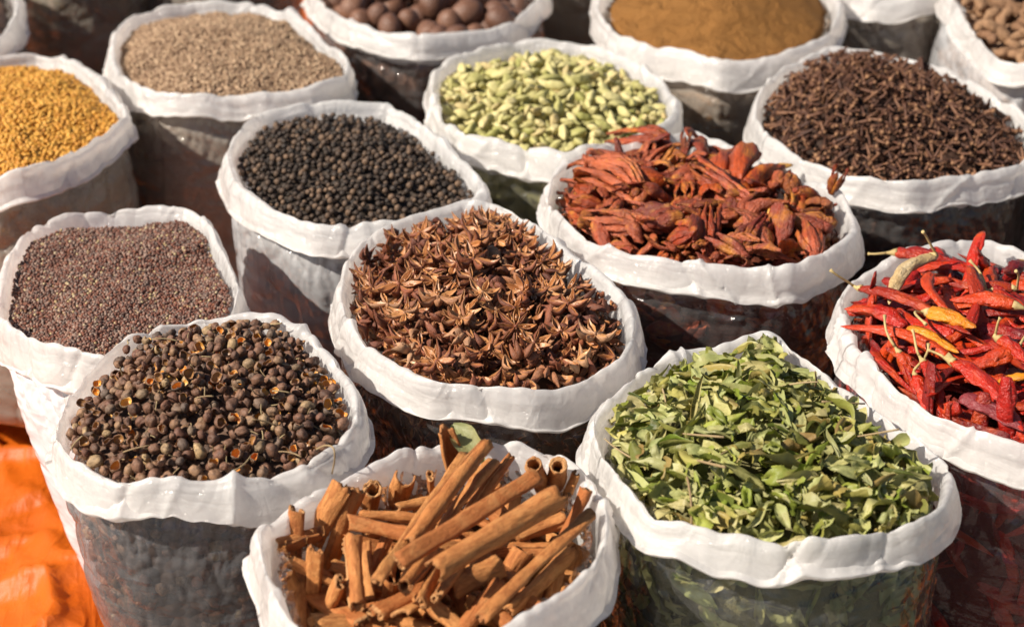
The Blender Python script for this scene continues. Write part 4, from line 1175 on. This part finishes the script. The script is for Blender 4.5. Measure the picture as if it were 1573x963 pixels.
# ------------------------------------------------------------------ chillies
z6 = lambda x, y: (1023 + x / 2.833, 330 + y / 2.833)
def do_chili():
    b = B['chili']; P = Pile(b, .026); vs = chili_vars()
    for _ in range(420): P.drop(pick(vs), lying(P, None, .26), R.uniform(.8, 1.1), sink=.004, maxover=.006)
    M0 = [m_chili, m_calyx]
    # calyx end, tip end, width (all in the picture), lifts, stalk end, tone, bend, skin, label
    T = [((845, 320), (1330, 520), 70, .020, .012, (725, 210), .55, .05, M0, 'long dull red chilli reaching over the left rim with its stalk'),
         ((1000, 165), (1300, 215), 72, .016, .008, None, .8, .03, M0, 'dark red chilli with a torn end at the back of the heap'),
         ((1085, 250), (905, 335), 88, .008, .010, None, .02, .12, M0, 'plump dull red chilli leaning on the back left rim'),
         ((1165, 180), (970, 390), 80, .022, .014, (1090, 130), .5, -.10, [m_straw, m_calyx], 'bleached straw coloured chilli among the red ones'),
         ((1150, 255), (1240, 430), 66, .020, .010, None, .7, -.14, M0, 'glossy curved red chilli beside the bleached one'),
         ((1140, 425), (1350, 490), 92, .014, .012, (1110, 455), .5, .03, [m_orange, m_calyx], 'bright orange and yellow chilli in the middle of the heap'),
         ((1040, 490), (775, 410), 86, .006, .012, None, .1, -.10, M0, 'deep red chilli with a blunt glossy tip at the left rim'),
         ((1230, 620), (760, 485), 74, .010, .014, None, .72, -.06, M0, 'orange red chilli with a long thin tip over the left rim'),
         ((1015, 600), (1080, 720), 62, .014, .002, (945, 438), .7, .05, M0, 'red chilli with a tall pale stalk near the left rim'),
         ((1120, 640), (1200, 840), 72, .016, .006, (1050, 510), .36, .05, M0, 'red chilli pointing at the front rim with a hooked stalk'),
         ((1085, 700), (1130, 860), 60, .012, .002, (1120, 540), .3, .04, M0, 'red chilli with a forked looking pale stalk at the front left rim'),
         ((1250, 640), (1555, 940), 92, .018, .012, None, .34, .08, M0, 'big glossy bright red chilli sloping down to the front rim'),
         ((1285, 795), (1580, 945), 92, .014, .010, None, .5, .02, [m_plum, m_calyx], 'dull plum coloured wrinkled chilli at the front rim'),
         ((1500, 590), (1300, 655), 84, .012, .010, None, .74, .08, M0, 'thick red chilli lying across the middle of the heap'),
         ((1050, 495), (1275, 600), 62, .018, .012, None, .73, .05, [m_orange, m_calyx], 'slim orange chilli below the long dull red one'),
         ((1520, 395), (1235, 370), 84, .016, .012, None, .72, -.04, M0, 'wrinkled shiny red orange chilli behind the middle'),
         ((1510, 320), (1230, 300), 66, .010, .010, (1450, 260), .55, .02, M0, 'dark red chilli lying across the back with a stalk standing up'),
         ((1420, 330), (1480, 330), 60, .010, .010, (1330, 180), .4, .02, M0, 'stubby red chilli whose long straight stalk stands up at the back'),
         ((1400, 230), (1350, 140), 88, .006, .026, None, .38, .1, M0, 'bright red chilli end standing up at the back rim'),
         ((1450, 540), (1570, 640), 80, .016, .010, (1510, 440), .34, .08, M0, 'red chilli with a curled golden stalk right of the middle'),
         ((1590, 700), (1400, 755), 46, .016, .012, None, .73, -.05, [m_orange, m_calyx], 'thin orange chilli curving near the right edge'),
         ((1545, 210), (1470, 250), 80, .010, .010, None, .97, .05, M0, 'brownish dark chilli at the back right rim')]
    for i, (A, C_, wpx, la, lb, S_, rn, bend, mats, lab) in enumerate(T):
        A, C_ = z6(*A), z6(*C_)
        a = b.hit(*A, la); c = b.hit(*C_, lb); d = c - a; L = np.linalg.norm(d); mid = (a + c) / 2
        dist = np.linalg.norm(mid - EYE); r = wpx / 2.833 / 2 * dist / F * .78
        Rm = align(d, np.array([0, -.4, 1]))
        path = chili_path(L, bend); path[:, 1] -= np.linspace(path[0, 1], path[-1, 1], len(path)); path[:, 2] -= np.linspace(path[0, 2], path[-1, 2], len(path))
        if S_ is not None:
            s_ = unproj(*z6(*S_), a[2] + .018); sd_ = Rm.T @ (s_ - a); ln = max(np.linalg.norm(sd_) - r * 1.2, .008)
        else: sd_, ln = None, (.014 if i % 2 else 0)
        v = chili(path, r, 800 + i, ln, sd_, .62, wr=1.2)
        P.add(v, Rm, 1.0, mid, rnd=rn, label=lab, mats=mats)
    finish(P, 'chili_fill', 'dark red chillies packed behind the clear film of their bag', b.core(.024, .010), [f_chili], [m_chili, m_calyx], 'chili', 'chilli', 'dried red chillies heaped at the right edge', 'dried red chilli partly buried in its heap', extra=wall_items(b, vs, 160, 0, .8, True, (.9, 1.2), .008), least=12)
do_chili()

# ------------------------------------------------------------------ cinnamon
z8 = lambda x, y: (400 + x / 2.833, 623 + y / 2.833)
def do_cinnamon():
    b = B['cinnamon']; P = Pile(b, .045)
    vs = [quill(R.uniform(.06, .10), R.uniform(.0055, .0085), k, 40 + i) for i, k in enumerate(['double', 'single', 'double', 'half', 'single', 'flake', 'double', 'single'])]
    for _ in range(420): P.drop(pick(vs), lying(P, None, .35), R.uniform(.75, 1.1), sink=.005, maxover=.003)
    z = b.z
    # x, y, height at both ends; width; kind; spin; label
    T = [(990, 165, .020, 650, 600, .006, 85, 'single', 2.2, 'longest thick cinnamon stick, rising to the upper middle of the pile'),
         (885, 210, .012, 505, 760, .004, 47, 'double', .2, 'slim pale cinnamon stick lying along the longest thick one'),
         (1200, 305, .022, 600, 680, .018, 92, 'double', .3, 'double rolled cinnamon stick lying across the middle of the pile'),
         (1300, 390, .022, 760, 710, .014, 112, 'half', 0.2, 'widest cinnamon stick, a half open pipe on top at the right'),
         (1015, 240, .006, 780, 540, -.006, 62, 'double', .8, 'cinnamon stick half hidden behind the longest thick one'),
         (1090, 225, .002, 900, 470, -.012, 55, 'single', 1.0, 'dark slim cinnamon stick behind the middle of the pile'),
         (800, 105, .020, 850, 330, -.022, 84, 'half', 2.7, 'open cinnamon trough standing up at the back rim'),
         (1190, 258, .008, 1260, 420, -.05, 92, 'single', .4, 'wide hollow cinnamon tube standing at the back right'),
         (1298, 262, .006, 1280, 420, -.05, 84, 'single', 1.9, 'hollow cinnamon tube standing next to the wide one at the back right'),
         (1375, 290, .000, 1290, 480, -.04, 52, 'double', .5, 'thin cinnamon stick standing at the right back rim'),
         (1415, 360, .004, 1290, 620, -.03, 74, 'double', 1.1, 'double rolled cinnamon stick leaning on the right rim'),
         (1445, 465, .004, 960, 925, -.012, 62, 'double', .4, 'long thin cinnamon stick along the right front side'),
         (1350, 640, -.02, 1080, 900, -.03, 78, 'single', .7, 'thick cinnamon stick under the long thin one at the right'),
         (158, 450, .000, 140, 720, -.04, 76, 'double', .2, 'upright cinnamon stick against the left rim'),
         (350, 350, .012, 215, 600, -.03, 112, 'flake', .3, 'torn cinnamon bark flake standing behind the left sticks'),
         (415, 360, .008, 290, 730, -.05, 96, 'flake', -.5, 'wide flat cinnamon bark beside the torn flake'),
         (492, 360, -.004, 440, 560, -.06, 100, 'single', .2, 'thick dark cinnamon stick at the back left'),
         (625, 318, -.002, 560, 520, -.06, 96, 'half', .0, 'grooved cinnamon stick at the back rim'),
         (385, 505, .000, 700, 570, -.004, 74, 'double', .3, 'cinnamon stick lying crosswise with its scrolled end to the left'),
         (440, 468, -.008, 720, 490, -.012, 50, 'single', .1, 'slim cinnamon stick lying crosswise behind the scrolled one'),
         (590, 445, -.012, 780, 400, -.014, 44, 'single', .1, 'thin cinnamon stick lying crosswise at the back'),
         (738, 310, .008, 715, 470, -.05, 58, 'double', 1.2, 'cinnamon stick standing on end behind the longest thick one'),
         (240, 628, -.006, 232, 910, -.055, 84, 'double', .4, 'upright cinnamon stick with a round scrolled top at the left front'),
         (345, 765, -.012, 295, 945, -.05, 90, 'double', 1.3, 'short upright cinnamon stick with an open top at the front left'),
         (405, 570, -.004, 425, 870, -.022, 86, 'single', 2.4, 'thick pale cinnamon stick crossed by a shadow, its hollow end to the front'),
         (458, 600, -.018, 478, 850, -.035, 42, 'double', .2, 'thin cinnamon stick right of the shadowed one'),
         (70, 610, -.016, 240, 560, -.02, 88, 'single', .6, 'hollow cinnamon stick lying at the far left rim'),
         (135, 675, -.018, 330, 770, -.03, 64, 'single', .4, 'cinnamon stick lying behind the upright ones at the left'),
         (100, 700, -.024, 190, 880, -.05, 72, 'flake', .4, 'dark cinnamon bark piece in the left front corner'),
         (395, 935, -.034, 470, 985, -.036, 100, 'single', 2.0, 'hollow cinnamon end facing front at the bottom of the pile'),
         (625, 785, -.006, 740, 640, -.010, 88, 'single', 1.5, 'short hollow cinnamon stick under the double rolled one'),
         (700, 862, -.012, 790, 690, -.014, 70, 'double', .8, 'cinnamon stick with a tight scroll pointing to the front'),
         (770, 825, -.010, 870, 690, -.012, 78, 'double', 1.6, 'cinnamon stick with an eye shaped scroll under the widest one'),
         (840, 790, -.016, 1050, 690, -.016, 108, 'flake', .0, 'dark flat cinnamon bark lying right of the eye shaped scroll'),
         (1140, 625, -.022, 1030, 800, -.04, 98, 'half', .4, 'square looking cinnamon trough at the right of the pile'),
         (1320, 500, -.02, 1110, 570, -.024, 84, 'single', .3, 'shaded cinnamon stick lying under the widest one at the right'),
         (945, 825, -.022, 870, 1000, -.055, 76, 'double', .3, 'upright cinnamon stick with a broken top at the front'),
         (550, 585, -.016, 480, 740, -.03, 70, 'single', .6, 'cinnamon stick slanting down left of the slim pale one'),
         (570, 755, -.022, 530, 920, -.05, 74, 'half', .4, 'short cinnamon trough standing in the middle of the front'),
         (540, 930, -.036, 760, 975, -.036, 64, 'single', .4, 'shaded cinnamon stick lying low at the front'),
         (800, 850, -.03, 720, 985, -.06, 84, 'single', .9, 'dark cinnamon stick low in the middle of the front'),
         (640, 880, -.032, 590, 985, -.06, 64, 'double', .9, 'narrow cinnamon stick low at the front beside the trough')]
    for i, (x0, y0, h0, x1, y1, h1, wpx, kind, spin, lab) in enumerate(T):
        a = unproj(*z8(x0, y0), z + h0); c = unproj(*z8(x1, y1), z + h1); d = c - a; L = np.linalg.norm(d); mid = (a + c) / 2
        r = wpx / 2.833 / 2 * np.linalg.norm(mid - EYE) / F * 1.0
        if kind == 'double': r *= .92
        if kind == 'flake': r *= .95
        toc = EYE - mid; toc /= np.linalg.norm(toc)
        Rm = align(d, toc) @ rotm((1, 0, 0), spin)
        v = quill(L, r, kind, 200 + i); v.kind = kind
        P.add(v, Rm, 1.0, mid, rnd=(i * .37) % 1, label=lab)
    finish(P, 'cinnamon_fill', 'broken cinnamon filling the bottom of its bag', b.core(.045, .010), [f_cinn], [m_cinn, m_cinni], 'cinnamon_stick', 'cinnamon stick', 'cinnamon sticks in the front bag', 'cinnamon stick low in the pile under the others', least=10)
    # a green leaf tucked behind the sticks
    lf = leaf(.034, .020, .35, .6, .3, 77); lf_o = b.hit(*z8(895, 160), .03)
    p = unproj(*z8(905, 165), z + .008)
    objects([dict(v=lf, R=align((.5, -.4, -.5), (-.3, -.6, 1)), s=1.0, p=p, rnd=.72, label='single green curry leaf tucked behind the cinnamon sticks')], 'curry_leaf', 'curry leaf', 'stray pieces', [m_leaf], '')
do_cinnamon()

# ------------------------------------------------------------------ the bags behind
def do_rest():
    def fill(k, name, label, mat, depth=.0, inset=.004, items=(), mats=()):
        c = B[k].core(depth, inset); c.mq = c.mq * 0 + len(mats); c.mt = c.mt * 0 + len(mats)
        o = mass(name, list(items), [c], list(mats) + [mat], label); o.color = (0, 0, 0, 1); return o
    sv = [lumpy(1, np.array((1, R.uniform(.9, 1), R.uniform(.9, 1))), .05, 2, i) for i in range(4)]
    fill('mustard', 'mustard_seed', 'tiny reddish brown mustard seeds filling the cloudy white bag', f_must, .0018, .004, grains(B['mustard'], .0027, sv, (.00115, .00155), .0012, 2), [m_mustard])
    lv = [lumpy(1, np.array((2.2, R.uniform(.85, 1), R.uniform(.8, 1))), .08, 2, i + 9) for i in range(4)]
    fill('cumin', 'grey_brown_seed', 'fine grey brown seeds heaped behind the black peppercorns', f_cumin, .002, .004, grains(B['cumin'], .0040, lv, (.0012, .0017), .0015, 2), [m_cumin])
    fv = [lumpy(1, np.array((1.35, R.uniform(.85, 1), R.uniform(.7, .9))), .10, 2, i + 19) for i in range(4)]
    fill('fenugreek', 'golden_seed', 'golden yellow seeds heaped in the bag at the left edge', f_fenu, .002, .004, grains(B['fenugreek'], .0043, fv, (.0018, .0026), .0018, 2), [m_fenu])
    fill('powder', 'tan_powder', 'mound of fine tan powder with small slides in it', m_powder, 0, .004)
    fill('corner', 'dark_spice', 'dark reddish spice just showing in the upper left corner', f_dark)
    fill('brown', 'dark_brown_spice', 'dark brown spice almost hidden behind the grey brown seeds', f_dark)
    fill('olive', 'olive_brown_spice', 'olive brown spice behind the dull film of the bag at the top left', f_olive)
    fill('tan', 'shaded_tan_spice', 'tan spice behind dull film between nutmegs and powder', f_tan)
    fill('dark', 'dark_brown_spice', 'dark brown spice behind dull film between powder and ginger', f_dark)
    fill('edge', 'grey_tan_spice', 'tan spice in the bag at the right edge', f_tan)
    # nutmegs
    b = B['nutmeg']; P = Pile(b, .024); vs = [lumpy(3, np.array((1.18, R.uniform(.92, 1), R.uniform(.9, 1))) * .0155, .035, 1.4, i + 80) for i in range(5)]
    for _ in range(260): P.drop(pick(vs), rand_rot(), R.uniform(.8, 1.1), sink=.001, maxover=.012)
    finish(P, 'nutmeg_fill', 'nutmegs packed behind the creased clear film of their bag', b.core(.02, .012), [f_nut], [m_nutmeg], 'nutmeg', 'nutmeg', 'whole nutmegs at the top edge', 'oval brown nutmeg in the bag at the top edge', extra=wall_items(b, vs, 90, 0, .7, False, (.8, 1.1), .008), least=12)
    # ginger
    b = B['ginger']; P = Pile(b, .02); vs = []
    for i in range(5):
        ps = []
        p = np.zeros(3); d = np.array([1.0, 0, 0])
        for k in range(int(R.integers(3, 6))):
            s_ = R.uniform(.0055, .0085); ps.append(moved(lumpy(2, np.array((1.7, .95, .8)) * s_, .16, 1.8, i * 7 + k), align(d, (0, 0, 1)), p))
            p = p + d * s_ * 1.9; d = d + R.normal(0, .45, 3); d[2] *= .4; d /= np.linalg.norm(d)
        q = join(ps); q.V -= q.V.mean(0); q.smp = q.V[::5]; vs.append(q)
    for _ in range(160): P.drop(pick(vs), lying(P, None, .4), R.uniform(.8, 1.1), sink=.003, maxover=.014)
    finish(P, 'ginger_fill', 'dried ginger packed behind the hazy film in the upper right corner', b.core(.018, .012), [f_ging], [m_ginger], 'ginger_root', 'ginger', 'dried ginger in the upper right corner', 'knobbly piece of dried ginger in the upper right bag', extra=wall_items(b, vs, 60, 0, .6, True, (.8, 1.1), .008), least=12)
    # thin stray stalk hooked over the berry bag's rim
    pts = [unproj(*q, z) for q, z in (((486, 690), .314), ((500, 684), .322), ((512, 688), .325), ((514, 705), .318), ((510, 727), .300))]
    s_ = tube(catmull_open(np.array(pts), 20), .0006, 6)
    o = link('dry_stalk', mk_mesh('dry_stalk', s_.V, [s_.q, s_.t], [m_twig], rnd=np.full(len(s_.V), .4)), label='thin dry stalk hooked over the right side of the berry bag rim', category='stalk'); o.color = (0, 0, 0, 1)
do_rest()
# ------------------------------------------------------------------ ground
def ground():
    n = NT('orange_tarp'); ob = n.n('ShaderNodeTexCoord').outputs['Object']
    rid = lambda co, sc, d: n.n('ShaderNodeTexNoise', dict(noise_type='RIDGED_MULTIFRACTAL'), Vector=co, Scale=sc, Detail=5.0, Roughness=.5, Distortion=d, Offset=.9, Gain=1.6).outputs['Fac']
    weave = n.n('ShaderNodeTexWave', dict(wave_type='BANDS', bands_direction='DIAGONAL'), Vector=ob, Scale=420, Distortion=.5).outputs['Fac']
    h = n.math('ADD', n.math('MULTIPLY', rid(ob, 17, .3), .5), n.math('ADD', n.math('MULTIPLY', rid(n.scaled(ob, (40, 12, 1)), 1.0, .6), .4), n.math('MULTIPLY', weave, .03)))
    b = n.bump(h, .7, .004)
    col = n.mix(n.noise(ob, 14, 4), (.42, .068, .003), (.62, .140, .008))
    m = n.done(n.bsdf(col, .42, b, .35))
    far = np.array([2.2, 4, 8, 18, 40.0])
    gx = np.concatenate([-far[::-1] + .3, np.linspace(-1.3, 1.1, 380), far]); gy = np.concatenate([-far[::-1] + 1, np.linspace(.5, 2.2, 280), far + 1.2])
    X, Y = np.meshgrid(gx, gy, indexing='ij')
    P = np.stack([X + .35 * Y, Y - .3 * X, 0 * X], -1)
    Z = .012 * fbm(P * np.array([6, 4, 1]), 3, 1) - .014 * ridge(P * np.array([9, 4, 1]) + .6 * fbm(P * 6, 9, 2)[..., None], 8, 4) + .018 * ridge(P * np.array([6, 12, 1]) + 4, 12, 6) + .007 * ridge(P * np.array([24, 12, 1]), 16, 5)
    Z = Z - Z.max() - .001
    k = (gx > -3) & (gx < 1.5); X, Y, Z = X[k], Y[k], Z[k]; gx = gx[k]
    k = (gy > 1.02) & (gy < 3.5); X, Y, Z = X[:, k], Y[:, k], Z[:, k]; gy = gy[k]  # front edge cut back so less orange light bounces onto the bags
    V = np.stack([X, Y, Z], -1).reshape(-1, 3)
    o = link('tarp', mk_mesh('tarp', V, [grid_faces(len(gx), len(gy))[:, ::-1]], [m]), label='creased orange tarpaulin spread under the bags', category='tarp')
    n = NT('added_grey_earth'); ob = n.n('ShaderNodeTexCoord').outputs['Object']
    m = n.done(n.bsdf(n.mix(n.noise(ob, 6, 6), (.17, .15, .13), (.27, .24, .20)), .9, n.bump(n.noise(ob, 40, 6, .7), .7, .02)))  # unseen grey ground added beyond the tarp to reduce its orange bounce
    link('ground', mk_mesh('ground', [(-80, -60, -.09), (80, -60, -.09), (80, 150, -.09), (-80, 150, -.09)], [np.array([[0, 1, 2, 3]])], [m]), kind='structure', label='unseen grey brown earth added around the tarpaulin to lessen orange bounce')
ground()

# ------------------------------------------------------------------ light
SUN_EL, SUN_AZ = math.radians(41), math.radians(-112)      # azimuth from +Y (away from the camera) toward +X
sd = Vector((math.sin(SUN_AZ) * math.cos(SUN_EL), math.cos(SUN_AZ) * math.cos(SUN_EL), math.sin(SUN_EL)))
sun_d = bpy.data.lights.new('sun', 'SUN'); sun_d.energy = 5.0; sun_d.angle = math.radians(.6); sun_d.color = (1, .905, .78)
sun = bpy.data.objects.new('sun', sun_d); C.objects.link(sun)
sun.rotation_euler = sd.to_track_quat('Z', 'Y').to_euler(); sun.location = (0, 0, 6)
w = bpy.data.worlds.new('World'); S.world = w; w.use_nodes = True; nt = w.node_tree; nt.nodes.clear()
sky = nt.nodes.new('ShaderNodeTexSky'); sky.sky_type = 'NISHITA'; sky.sun_disc = False
sky.sun_elevation = SUN_EL; sky.sun_rotation = SUN_AZ
bg = nt.nodes.new('ShaderNodeBackground'); bg.inputs['Strength'].default_value = .052
ow = nt.nodes.new('ShaderNodeOutputWorld'); nt.links.new(sky.outputs[0], bg.inputs[0]); nt.links.new(bg.outputs[0], ow.inputs[0])
S.view_settings.view_transform = 'Standard'; S.view_settings.look = 'None'
S.view_settings.exposure = .50; S.view_settings.gamma = 1
S.cycles.use_denoising = True
S.cycles.max_bounces = 10; S.cycles.transparent_max_bounces = 24; S.cycles.diffuse_bounces = 4
